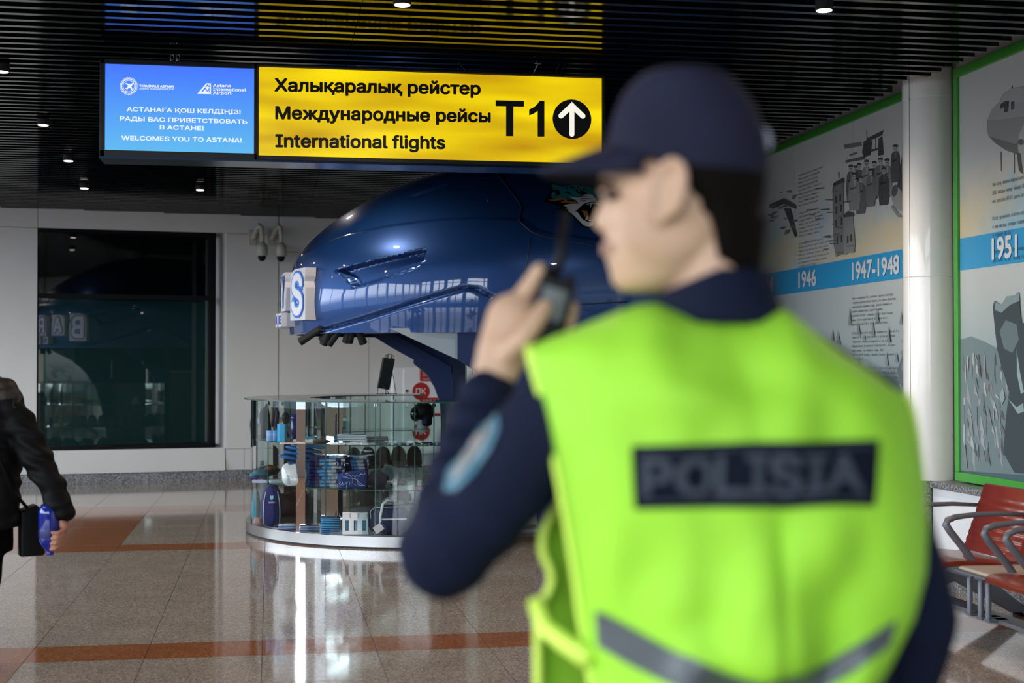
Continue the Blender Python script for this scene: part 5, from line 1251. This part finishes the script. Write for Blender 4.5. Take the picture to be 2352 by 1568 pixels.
def hring(py, scale=1.0, n=48, nose=True, f=None, b=None, w_=None):
    f0, b0, w0 = smooth_tab(HEAD, py)
    f0 = f if f is not None else f0; b0 = b if b is not None else b0; w0 = w_ if w_ is not None else w0
    c = O((f0+b0)/2, py, .02); a = (b0-f0)/2*PX*1.005; out = []
    for k in range(n):
        th = 2*PI*k/n; cs, sn = math.cos(th), math.sin(th)
        w_front = 1.0 if cs < 0 else (1 - .18*cs*cs)   # narrower towards the face
        p = c + hx*(a*scale*cs) + hy*(w0*scale*w_front*math.copysign(abs(sn)**.92, sn))
        if nose and cs > 0:
            q = math.exp(-(sn/.17)**2)
            nz = .012*math.exp(-((py-514)/17)**2) + .009*math.exp(-((py-492)/22)**2) + .004*math.exp(-((py-468)/20)**2)
            p += hx*nz*q
            q2 = math.exp(-((abs(sn)-.42)/.16)**2); p -= hx*.007*math.exp(-((py-450)/12)**2)*q2
            p += hx*.004*math.exp(-((py-425)/10)**2)*math.exp(-(sn/.5)**2)
        out.append(p)
    return out
bd = MB(); bd.rings([hring(y) for y in [196+4*k for k in range(119)]])
for s in (-1, 1): bd.ell(O(1530, 520, .02)+hy*s*.054, .055, .016, .05, hx, hy, (0, 0, 1))      # jaw corner, cheek
nk0, nk1 = O(1632, 560, .02), O(1655, 760, .02)
bd.capsule(nk0, nk1, .060, .068, 20)
# ears
for s in (-1, 1):
    ec = O(1536, 455, .02) + hy*s*.081; ea = (Vector((0, 0, 1))*.97 - hx*.2).normalized(); ex = ea.cross(hy).normalized()
    tilt = (hy*s*.35 + ex*(-1 if ex.dot(hx) > 0 else 1)*0).normalized() if False else None
    pts = []; 
    for k in range(15):
        a = math.radians(-150 + 300*k/14)
        pts.append(ec + ea*(.036*math.cos(a) + .002) - hx*(.020*math.sin(a)*1.0) * 1.0 + hy*s*(.010 + .006*math.sin(a)))
    bd.tube(pts, [.0065]*11+[.0075, .009, .009, .008], 8)
    bd.ell(ec - hy*s*.0, .019, .009, .033, hx, hy, ea)
    bd.ell(ec - ea*.034 + hy*s*.006, .009, .006, .010, hx, hy, ea)
# torso, pelvis, legs under the clothes
def body_core(bd, P, neck, sh, hip, knees, ankles, hands, k=1.0):
    bd.capsule(neck, (sh[0]+sh[1])/2, .06*k, .08*k, 16); bd.capsule(sh[0]-Vector((0, 0, .015)), sh[1]-Vector((0, 0, .015)), .042*k, .042*k, 16)
    c = (sh[0]+sh[1])/2; bd.capsule(c - Vector((0, 0, .08)), hip, .105*k, .11*k, 18, flat=.85, fdir=FH); bd.capsule((sh[0]*.72+sh[1]*.28)-Vector((0,0,.13)), hip, .07*k, .09*k, 14); bd.capsule((sh[1]*.72+sh[0]*.28)-Vector((0,0,.13)), hip, .07*k, .09*k, 14)
    for h_, kn, an in zip((-1, 1), knees, ankles):
        hj = hip + RT*h_*.09 - Vector((0, 0, .04)); bd.capsule(hj, kn, .082*k, .055*k); bd.capsule(kn, an, .052*k, .036*k)
SL, SR = O(1345, 905, .02), O(1955, 915, .0)
EL, WL = O(1012, 1288, .10), O(1118, 905, .20)
ER, WR = O(2118, 1430, .04), O(2095, 1810, .12)
hipc = Vector((root_o.x, root_o.y, .96)) + FH*.0; kn = [hipc + RT*s*.13 + Vector((0, 0, -.46)) + FH*.02 for s in (-1, 1)]; an = [hipc + RT*s*.16 + Vector((0, 0, -.87)) - FH*.02 for s in (-1, 1)]
body_core(bd, O, nk1, (SL, SR), hipc, kn, an, None)
bd.capsule(SL, EL, .052, .042); bd.capsule(EL, WL, .042, .028, 16)
bd.capsule(SR-Vector((0, 0, .015)), ER, .044, .042); bd.capsule(ER, WR, .042, .028, 16)
# left hand closed round the radio, index finger raised along its edge
def finger(bd, pts, r0, r1):
    n = len(pts)
    for i in range(n-1): a = r0+(r1-r0)*i/(n-1); b = r0+(r1-r0)*(i+1)/(n-1); bd.capsule(pts[i], pts[i+1], a, b, 12)
RB, RTp = O(1252, 800, .225), O(1298, 615, .225); rax = (RTp-RB).normalized(); rsx = rax.cross(FH).normalized()
bd.capsule(WL, O(1152, 800, .215), .028, .036, 16, flat=.75, fdir=hy)
bd.capsule(O(1152, 810, .215), O(1176, 715, .225), .037, .036, 16, flat=.62, fdir=FH)
bd.capsule(O(1160, 760, .235), O(1196, 700, .24), .034, .026, 14)
finger(bd, [O(1176, 712, .235), O(1200, 662, .235), O(1230, 622, .232), O(1247, 594, .228)], .0155, .0125)           # index up the edge
finger(bd, [O(1168, 805, .19), O(1205, 770, .178), O(1238, 725, .185), O(1258, 690, .195)], .0165, .012)               # thumb on the near face
for k, yy in enumerate((700, 732, 765)):                                                                              # middle, ring, little wrap the far side
    ln_ = (1.0, .96, .82)[k]
    finger(bd, [O(1190, yy+6, .25), O(1222, yy-6, .272), O(1222+66*ln_, yy-14, .275), O(1232+100*ln_, yy-10, .250), O(1226+98*ln_, yy-6, .228)], .0135-.001*k, .0105-.001*k)
# right hand hanging by the thigh
hd = (WR - ER).normalized(); pr = WR + hd*.09
bd.capsule(WR, pr, .028, .036, 14, flat=.6, fdir=RT)
for k in range(4):
    b0 = pr + hd*.03 + FH*(.033-.022*k); L_ = (.07, .078, .073, .058)[k]; finger(bd, [b0, b0+hd*L_*.5+RT*-.006, b0+hd*L_*.85+RT*-.022, b0+hd*L_+RT*-.036], .011, .008)
finger(bd, [pr-hd*.03+FH*.03, pr+hd*.01+FH*.055-RT*.01, pr+hd*.045+FH*.055-RT*.02], .013, .010)
body = fuse(bd, 'body', M['skin'], off, .0042, 7)
# eyes, brows, lips
for s in (-1, 1):
    MB().ell(O(1405, 450, .02)+hy*s*.031 - hx*.003, .011, .012, .007, hx, hy).build('eye', M['eye'], off, smooth=True)
    MB().tube([O(1399, 428, .02)+hy*s*.016+hx*.008, O(1398, 421, .02)+hy*s*.035+hx*.004, O(1412, 424, .02)+hy*s*.055+hx*.002], .004, 6).build('eyebrow', M['hair'], off, smooth=True)
for y_, r_ in ((563, .0045), (575, .005)):
    MB().tube([O(1402, y_, .02)+hy*q*.024 + hx*(.006-.010*q*q) for q in (-1, -.5, 0, .5, 1)], [.002, r_, r_, r_, .002], 6).build('lip', mat('lip', (.50, .28, .21), .5), off, smooth=True)
# hair: short at the sides, dark at the back and nape
hr = MB(); rows_ = list(range(300, 626, 12))
def hairedge(py): return lerp_tab([(300, 62), (380, 74), (430, 92), (470, 108), (520, 114), (560, 118), (600, 122), (630, 128)], py)[0]
rg = []
for py in rows_:
    e0 = math.radians(hairedge(py)); full = []
    f0, b0, w0 = smooth_tab(HEAD, py); 
    if py > 500: b0 = max(b0, 1742 - (py-500)*.10); 
    c = O((f0+b0)/2, py, .02); a = (b0-f0)/2*PX
    for k in range(41):
        th = e0 + (2*PI-2*e0)*k/40; cs, sn = math.cos(th), math.sin(th); thick = .008*min(1, k/3, (40-k)/3)
        full.append(c + hx*((a+thick)*cs) + hy*((w0+thick)*math.copysign(abs(sn)**.92, sn)))
    rg.append(full)
hr.rings(rg, cap=False, closed=False); hr.build('hair', M['hair'], off, smooth=True, solid=.008)
# peaked cap
CAPR = [(166, 1520, 1640, .040), (170, 1488, 1662, .062), (182, 1466, 1684, .076), (205, 1442, 1706, .085), (240, 1424, 1733, .090), (280, 1410, 1750, .093), (320, 1401, 1762, .094), (360, 1396, 1766, .093), (395, 1398, 1762, .091), (412, 1402, 1756, .089)]
cp = MB(); rg = []
for (y, f_, b_, w_) in [(yy, *smooth_tab(CAPR, yy)) for yy in [166, 168, 171, 176, 183] + list(range(192, 408, 9))]:
    c = O((f_+b_)/2, y, .02); a = (b_-f_)/2*PX; t = max(0, (y-300)/110)
    rg.append([c + hx*a*math.cos(th) + hy*w_*math.copysign(abs(math.sin(th))**.95, math.sin(th)) + Vector((0, 0, 1))*(t*.026*max(0, math.cos(th))) - Vector((0, 0, 1))*(t*.004*max(0, -math.cos(th))) for th in [2*PI*k/48 for k in range(48)]])
o0 = 0; cp.rings(rg, cap=False); cp.face([k for k in range(48)]); crown = cp.build('cap', M['navycap'], off, smooth=True, solid=.004)
for k in range(6):
    th = PI/6 + k*PI/3; MB().tube([r[int(round(th/(2*PI)*48)) % 48] for r in rg[1:-1:2]], .0012, 5).build('cap_seam', M['navy'], crown, smooth=True)
MB().ell(rg[0][0].lerp(rg[0][24], .5), .008, .008, .004).build('cap_button', M['navycap'], crown, smooth=True)
br = MB(); bc = O(1404, 360, .02); nb = 14; grid = []
for i in range(9):
    v = i/8; row = []
    for j in range(25):
        u = -1+2*j/24; ln_ = .080*(1-abs(u)**3.2)**.55
        p = bc + hy*u*.080 + hx*(-.052*(abs(u)**2.1) + v*ln_ + .008) - Vector((0, 0, 1))*(.020*u*u + v*.026*(1-.3*u*u) + .003*v*v) + Vector((0, 0, .013))
        row.append(p)
    grid.append(row)
br.rings(grid, cap=False, closed=False); br.build('visor', M['navycap'], crown, smooth=True, solid=.005)
bdg = MB(); bc = rg[14][24]; bdg.lathe(O(1750, 325, .02) - hx*.0 + hy*.028*1, [(.001, .006), (.016, .005), (.018, 0), (.001, -.002)], 18, axis=(-hx + hy*.6 - FH*.5).normalized()); bdg.build('cap_badge', mat('grey_badge', (.35, .36, .42), .5), crown, smooth='auto')
# uniform jacket
jk = MB(); Rr = RT; TOR = [(700, 1645, 90, .045, .02), (722, 1650, 130, .05, .02), (760, 1652, 230, .062, .015), (800, 1655, 300, .080, .012), (860, 1662, 345, .098, .005), (950, 1668, 372, .120, -.005), (1050, 1675, 368, .124, -.01), (1200, 1690, 358, .122, -.01), (1400, 1700, 340, .118, 0), (1568, 1702, 335, .118, 0), (1750, 1695, 350, .128, 0), (1900, 1690, 352, .13, 0)]
def tring(py, sc_=1.0, add=0):
    cx, hw, dp, df = smooth_tab(TOR, py); return oval(O(cx, py, df), RT, FH, hw*PX*sc_+add, dp*sc_+add, 40, 2.4)
jk.rings([tring(y) for y in range(700, 1901, 25)])
jk.capsule(SL, EL, .067, .063, 18); jk.capsule(EL, WL, .061, .036, 18); jk.ell(EL+Vector((0, 0, -.004)), .064, .060, .062)
jk.capsule(SR + Vector((0,0,-.01)), ER, .060, .058, 18); jk.capsule(ER, WR, .056, .040, 18)
jk.capsule(SL-Vector((0,0,.015)), O(1560, 800, .02), .060, .045, 18); jk.capsule(SR-Vector((0,0,.015)), O(1750, 800, .02), .060, .045, 18)
jk.ell(WL+(EL-WL).normalized()*.01, .036, .036, .03)
# standing collar
cl_ = MB(); rg = []
for k, (py, cx, hw, dp) in enumerate([(745, 1660, 150, .082), (715, 1655, 142, .078), (680, 1648, 136, .075), (645, 1642, 132, .073), (622, 1640, 131, .072)]):
    rg.append([p + Vector((0, 0, -1))*(.030*(k/4.0)*max(0, -(p-O(cx, py, .02)).normalized().dot(RT))) for p in oval(O(cx, py, .02), RT, FH, hw*PX, dp, 36)])
def jf(co):
    d = 0
    v = (co-EL); r_ = v.length
    if r_ < .2: d += .006*math.sin((v.dot(Vector((0,0,1)))*1.0 + v.dot(RT)*1.4)*60 + 5*noise.noise(co*9))*max(0, 1-r_/.2)*(.5+noise.noise(co*12))
    v = (co-WL); r_ = v.length
    if r_ < .16: d += .003*math.sin(v.z*180)
    return d
jacket = fuse(jk, 'jacket', M['navy'], off, .0055, 7, disp=.008, dscale=9, folds=jf)
cl_.rings(rg, cap=False); cl_.build('collar', M['navy'], off, smooth=True, solid=.006)
JB = bvh_of(jacket)
# shoulder emblem on the sleeve
em = MB()
decal(em, [(1146, 952), (1150, 985), (1128, 1035), (1090, 1090), (1050, 1128), (1022, 1130), (1030, 1085), (1070, 1030), (1105, 975)], JB, .003, 0, (.04, .15, .22), 14, 1.8)
decal(em, [(1130, 968), (1134, 990), (1112, 1030), (1080, 1075), (1050, 1105), (1040, 1098), (1062, 1058), (1098, 1010)], JB, .0045, 0, (.24, .26, .25), 14, 1.8)
decal(em, [(1118, 985), (1122, 1000), (1098, 1032), (1078, 1058), (1070, 1050), (1092, 1015)], JB, .006, 0, (.30, .25, .22), 14, 1.8)
em.build('sleeve_emblem', M['flat'], jacket)
# trousers, shoes
tr = MB(); tr.rings([tring(y, .93) for y in range(1780, 1960, 20)])
for s, k_, a_ in ((-1, kn[0], an[0]), (1, kn[1], an[1])):
    tr.capsule(hipc + RT*s*.085, k_, .10, .075, 18); tr.capsule(k_, a_+Vector((0, 0, .02)), .073, .062, 18)
fuse(tr, 'trousers', M['navy'], off, .009, 4, disp=.006, dscale=8)
def shoe(a, fwd, parent):
    s = MB(); g = Vector((a.x, a.y, 0)); side = fwd.cross(Vector((0, 0, 1)))
    secs = [(-.07, .03, .05, .0), (-.05, .038, .085, .0), (0, .040, .10, 0), (.05, .042, .075, 0), (.11, .048, .055, 0), (.16, .044, .045, 0), (.19, .025, .03, 0)]
    s.rings([[g + fwd*x + side*w_*math.cos(2*PI*k/16) + Vector((0, 0, h_*.5 + h_*.5*math.sin(2*PI*k/16))) for k in range(16)] for x, w_, h_, _ in secs])
    s.build('shoe', M['leather'], parent, smooth=True)
for a_, s in zip(an, (-1, 1)): shoe(a_, (FH+RT*s*.25).normalized(), off)
# safety vest: back sheet and front sheet joined over the shoulders
LFT = [(700, 1300), (800, 1216), (850, 1228), (900, 1243), (1000, 1266), (1100, 1286), (1200, 1304), (1300, 1320), (1400, 1334), (1500, 1350), (1568, 1362), (1750, 1390), (1960, 1410)]
RGT = [(700, 1960), (820, 2010), (900, 2072), (950, 2088), (1000, 2096), (1100, 2106), (1200, 2112), (1300, 2106), (1400, 2080), (1500, 2030), (1568, 1990), (1750, 1960), (1960, 1960)]
TOP = [(0, 800), (.05, 775), (.12, 748), (.19, 722), (.26, 703), (.32, 699), (.38, 706), (.46, 722), (.55, 733), (.62, 730), (.68, 717), (.73, 706), (.77, 715), (.84, 760), (.91, 818), (.96, 862), (1, 905)]
def vest(uv, sgn, nu=64, nv=60):
    g = []
    for j in range(nv+1):
        v = j/nv; row = []
        for i in range(nu+1):
            u = i/nu; top = lerp_tab(TOP, u)[0]; py = 1960 + (top-1960)*v
            l = lerp_tab(LFT, py)[0] if sgn < 0 else min(lerp_tab(LFT, py)[0], lerp_tab([(1150, 1300), (1205, 1268), (1240, 1250), (1290, 1248), (1335, 1270), (1370, 1272), (1410, 1248), (1450, 1238), (1960, 1240)], py)[0]); r = lerp_tab(RGT, py)[0]
            px = l + (r-l)*u; s_ = 2*u-1
            dep = lerp_tab([(0, 0), (12, .035), (45, .075), (100, .105), (200, .134), (320, .147), (500, .148), (900, .140), (1300, .145)], py-top)[0]
            dep *= ((1-abs(s_)**2.6)**.5*.94 + .06) if sgn < 0 else ((1-abs(s_)**2.6)**.5*.5 + .5)
            dz = sgn*(dep + .012) + .005
            if sgn < 0:   # folds of the loose back
                X_, Y_ = px, py
                dz -= .010*math.exp(-((X_-1745-(Y_-1300)*.02)/16)**2)*max(0, min(1, (Y_-1130)/80))*(-1)
                dz += .026*math.sin((X_*.9+Y_*.55)/62. + 2*noise.noise(Vector((X_/170, Y_/170, 4))))*max(0, min(1, (Y_-1150)/250))*(1-s_*s_)
                dz += .006*math.sin((X_*-.5+Y_*1.1)/46.)*max(0, 1-abs(Y_-900)/160)*(1-s_*s_)
                dz += .022*noise.noise(Vector((X_/120, Y_/200, 1)))*(1-s_*s_)
            row.append(O(px, py, dz))
        g.append(row)
    return g
gb, gf = vest(None, -1), vest(None, 1)
vm = MB(); vm.rings(gb[:-1] + [[a.lerp(b, .5) for a, b in zip(gb[-1], gf[-1])]] + gf[::-1][1:], cap=False, closed=False)
vst = vm.build('safety_vest', M['vest'], off, smooth=True, solid=.004)
for nm, col_ in (('l', 0), ('r', -1)): MB().tube([r[col_] for r in gb], .0065, 8).build('vest_binding', M['vestedge'], vst, smooth=True)
MB().tube([r[0] for r in gf], .006, 8).build('vest_binding', M['vestedge'], vst, smooth=True)
VB = bvh_of(vst)
tp = MB()
decal(tp, [(1372, 1398), (1400, 1412), (1470, 1450), (1560, 1500), (1660, 1540), (1752, 1566), (1850, 1542), (1950, 1490), (2055, 1418), (2040, 1478), (1960, 1545), (1850, 1605), (1752, 1640), (1640, 1612), (1540, 1570), (1440, 1520), (1378, 1482)], VB, .004, 0, None, 22, 1.6)
tp.build('reflective_tape', M['tape'], vst)
pt = MB(); decal(pt, [(1452, 1024), (1730, 1017), (2012, 1012), (2010, 1090), (2004, 1160), (1730, 1163), (1460, 1167), (1455, 1090)], VB, .006, 0, None, 22, 1.6); pt.build('name_patch', M['patch'], vst)
lt = MB(); mb2 = MB()
for rct in ([(1468, 1036), (1998, 1026), (1998, 1030), (1468, 1040)], [(1474, 1148), (1992, 1143), (1992, 1147), (1474, 1152)]): decal(lt, rct, VB, .0085, 0, None, 30, 1.6)
vs, fs = text_geo('POLISIA'); x0 = min(v[0] for v in vs); x1 = max(v[0] for v in vs); y1 = max(v[1] for v in vs)
for i, (sx_, sy_) in enumerate(((0, 0), (5, 0), (-5, 0), (0, 4), (0, -4), (4, 3), (-4, 3), (4, -3), (-4, -3))):
    lt.add([on_surface(VB, 1484+(a-x0)/(x1-x0)*486+sx_, 1133-(b/y1)*80-(a-x0)/(x1-x0)*5+sy_, .0105+.0002*i, 1.6) for a, b, _z in vs], fs)
lt.build('lettering', M['patchtext'], vst)
# front panel seen past the side: grey band with a dark line
fl = MB()
for d0, d1, m_ in ((-.02, .04, 0), (-.022, -.012, 1)): pass
sb = MB(); sb.tube([O(1232, 1385, .02), O(1250, 1440, .0), (O(1300, 1472, -.02)), O(1345, 1490, -.06)], .012, 8); sb.build('side_strap', M['vestedge'], vst, smooth=True)
# radio
rd = thing('handheld_radio', 'black handheld radio with a stubby antenna held up by the officer', 'radio', (RB.x, RB.y, RB.z))
nrm = rsx.cross(rax).normalized()
if nrm.dot(FH) > 0: nrm = -nrm
Tm = Matrix((rsx, nrm.cross(rsx) if False else rax.cross(rsx), rax)).transposed().to_4x4(); Tm.translation = RB
Lr = (RTp-RB).length
MB().rbox((-.026, -.017, 0), (.026, .017, Lr), .007, T=Tm).build('body', M['radio'], rd, smooth='auto')
sgn_ = 1 if (Tm.to_3x3() @ Vector((0, 1, 0))).dot(FH) < 0 else -1
MB().rbox((-.018, sgn_*.0175-.002, Lr*.42), (.018, sgn_*.0175+.002, Lr*.86), .003, T=Tm).build('grille', M['radiogrey'], rd, smooth='auto')
sdx = 1 if rsx.dot(RT) > 0 else -1
MB().tube([Tm @ Vector((sdx*-.006, 0, Lr-.002)), Tm @ Vector((sdx*-.005, 0, Lr+.03)), O(1312, 440, .225)], [.0085, .0075, .0055], 12).build('antenna', M['radio'], rd, smooth=True)
MB().lathe(Tm @ Vector((-sdx*.020, 0, Lr)), [(.006, 0), (.006, .014), (.001, .015)], 12, axis=rax).build('knob', M['radio'], rd, smooth='auto')
MB().lathe(Tm @ Vector((sdx*.015, 0, Lr)), [(.006, 0), (.006, .010), (.001, .011)], 12, axis=rax).build('knob', M['radio'], rd, smooth='auto')

# ------------------------------------------------------------------ walker at the left edge
T1 = 6.7; Q = placer(T1)
wc = Q(-62, 836, 0); wk = thing('person', 'person in a black jacket walking away at the left edge, holding a bottle', 'person', (wc.x, wc.y, 0))
bd = MB(); hd_ = Q(-62, 782, 0)
bd.ell(hd_, .075, .095, .115, RT, FH, (0, 0, 1), 24, 16); bd.ell(hd_+FH*.03-Vector((0, 0, .06)), .055, .06, .06, RT, FH)
bd.ell(hd_+FH*.1-Vector((0, 0, .02)), .012, .018, .022, RT, FH)
for s in (-1, 1): bd.ell(hd_+RT*s*.078-FH*.005-Vector((0, 0, .01)), .008, .016, .03, RT, FH)
nk = Q(-62, 850, 0); bd.capsule(hd_-Vector((0, 0, .06)), nk, .052, .06, 16)
s2 = (Q(-140, 905, 0), Q(12, 905, 0)); hp2 = Vector((wc.x, wc.y, .90))
kn2 = [hp2 - RT*.10 + FH*.12 - Vector((0, 0, .42)), hp2 + RT*.07 - FH*.06 - Vector((0, 0, .43))]; an2 = [hp2 - RT*.10 + FH*.22 - Vector((0, 0, .82)), hp2 + RT*.04 - FH*.32 - Vector((0, 0, .76))]
body_core(bd, Q, nk, s2, hp2, kn2, an2, None, .95)
e2, w2 = Q(92, 1050, -.04), Q(160, 1170, -.10)
e1, w1 = Q(-195, 1050, .03), Q(-205, 1180, .10)
for a, b, c in ((s2[1], e2, w2), (s2[0], e1, w1)): bd.capsule(a, b, .048, .04); bd.capsule(b, c, .038, .027)
pm = Q(163, 1198, -.11); bd.capsule(w2, pm, .027, .032, 14, flat=.65, fdir=RT)
for k in range(4):
    y_ = (1203, 1215, 1226, 1238)[k]; finger(bd, [Q(170-k*2, y_-8, -.12), Q(172-k*3, y_+4, -.15), Q(160-k*2, y_+11, -.172), Q(147-k*1, y_+10+k, -.168)], .0115, .0095)
finger(bd, [Q(162, 1190, -.09), Q(160, 1208, -.06), Q(148, 1226, -.05), Q(138, 1238, -.06)], .0125, .010)
pm1 = Q(-205, 1205, .11); bd.capsule(w1, pm1, .027, .032, 14, flat=.6, fdir=RT)
for k in range(4): finger(bd, [pm1+FH*(.03-.02*k)-Vector((0, 0, .02)), pm1+FH*(.03-.02*k)-Vector((0, 0, .055))+RT*.01, pm1+FH*(.03-.02*k)-Vector((0, 0, .085))+RT*.028], .010, .008)
finger(bd, [pm1+FH*.035, pm1+FH*.055-Vector((0, 0, .035))], .012, .010)
fuse(bd, 'body', M['skin2'], wk, .0055, 3)
MB().ell(hd_-FH*.012+Vector((0, 0, .018)), .082, .096, .108, RT, FH, (0, 0, 1), 24, 16).build('hair', M['hair'], wk, smooth=True)
jk = MB()
TW = [(862, .07, .07), (880, .13, .09), (905, .185, .11), (950, .205, .125), (1050, .215, .13), (1130, .215, .13), (1180, .222, .135), (1225, .215, .13)]
jk.rings([oval(Q(-62, y, 0), RT, FH, *lerp_tab(TW, y), 32, 2.5) for y in range(862, 1226, 14)])
for a, b, c in ((s2[1]+Vector((0, 0, -.01)), e2, w2), (s2[0]+Vector((0, 0, -.01)), e1, w1)): jk.capsule(a, b, .076, .074, 18); jk.capsule(b, c, .073, .056, 18); jk.ell(b, .078, .078, .078); jk.ell(c - (c-b).normalized()*.03, .066, .066, .05)
jk.capsule(Q(-62, 885, 0), s2[1]+Vector((0, 0, .0)), .075, .072, 18); jk.capsule(Q(-62, 885, 0), s2[0], .075, .072, 18)
jk.tube([Q(-90, 862, .04), Q(-62, 852, .07), Q(-34, 862, .04), Q(-30, 866, -.04), Q(-62, 858, -.07), Q(-94, 866, -.04), Q(-90, 862, .04)], .03, 10)
def wf(co):
    d = .004*math.sin(co.z*75 + 4*noise.noise(co*6)); v = (co-e2).length
    if v < .25: d += .008*math.sin((co.z+.6*co.x)*85)*(1-v/.25)
    return d
jk2 = fuse(jk, 'jacket', M['jacket2'], wk, .008, 5, disp=.012, dscale=11, folds=wf)
yk = MB(); JB2 = bvh_of(jk2); decal(yk, [(-120, 868), (-62, 862), (10, 866), (40, 884), (62, 912), (40, 915), (0, 918), (-62, 918), (-120, 915)], JB2, .003, 0, None, 8, 6.7); yk.build('yoke', mat('brown_yoke', (.018, .014, .012), .5), jk2)
MB().rings([oval(w2+(w2-e2).normalized()*t, RT, FH, r, r, 20) for t, r in ((-.045, .058), (-.03, .052), (.0, .048), (.012, .045))], cap=False).build('cuff', M['jacket2'], jk2, smooth=True, solid=.006)
tr = MB(); tr.rings([oval(Q(-62, y, 0), RT, FH, .185, .12, 28, 2.3) for y in range(1195, 1275, 12)])
for k_, a_, s in zip(kn2, an2, (-1, 1)): tr.capsule(hp2+RT*s*.09, k_, .098, .078, 16); tr.capsule(k_, a_+Vector((0, 0, .02)), .076, .06, 16)
fuse(tr, 'trousers', M['trouser'], wk, .009, 4, disp=.008, dscale=9)
for a_ in an2: shoe(a_, FH, wk)
# bottle held upside down by the base side
bt_ = Q(131, 1152, -.115); bb_ = Q(133, 1267, -.115); ax = (bt_-bb_).normalized(); L_ = (bt_-bb_).length
bo = thing('water_bottle', 'blue plastic water bottle held cap down by the walking person', 'bottle', (bb_.x, bb_.y, bb_.z))
MB().lathe(bb_, [(.018, L_*.09), (.030, L_*.16), (.044, L_*.26), (.048, L_*.36), (.047, L_*.5), (.049, L_*.54), (.049, L_*.84), (.047, L_*.9), (.038, L_*.97), (.02, L_*.985), (.001, L_*.96)], 28, axis=ax).build('body', M['bottle'], bo, smooth='auto')
MB().lathe(bb_, [(.0485, L_*.35), (.0495, L_*.37), (.0495, L_*.5), (.0485, L_*.52)], 28, axis=ax).build('label', mat('bottle_label', (.01, .015, .12), .4), bo, smooth='auto')
MB().lathe(bb_, [(.001, 0), (.016, .001), (.017, .005), (.017, L_*.07), (.012, L_*.10)], 20, axis=ax).build('cap', mat('bottle_cap', (.02, .01, .22), .35), bo, smooth='auto')
for k in range(4): 
    a = k*PI/2+.4; X_ = ax.orthogonal().normalized(); Y_ = ax.cross(X_); MB().ell(bb_+ax*L_*.95+(X_*math.cos(a)+Y_*math.sin(a))*.028, .016, .016, .014).build('base_lobe', M['bottle'], bo, smooth=True)
# shoulder bag
bg_ = Q(60, 1222, .06); bag = thing('shoulder_bag', 'black leather shoulder bag hanging at the walking person\'s hip', 'bag', (bg_.x, bg_.y, bg_.z-.12))
Tm = Matrix.Translation(bg_) @ Matrix.Rotation(-YAW+.5, 4, 'Z')
MB().rbox((-.055, -.035, -.118), (.065, .035, .10), .02, T=Tm).build('body', M['leather'], bag, smooth='auto')
fl = MB(); fl.rings([[Tm @ Vector((x, y, z)) for x, y, z in ((-.055, yy, .10-.0), (.02, yy, .125), (.06, yy, .095), (.085, yy, .03), (.092, yy, .0), (.075, yy, .02), (.066, yy, .05), (.05, yy, .08))] for yy in (-.042, .042)]); fl.build('flap', M['leather'], bag, smooth='auto')
MB().tube([Q(62, 1180, .06), Q(48, 1120, -.12), Q(10, 1010, -.155), Q(-60, 900, -.14), Q(-105, 862, -.02)], .008, 6).build('strap', M['leather'], bag, smooth=True)
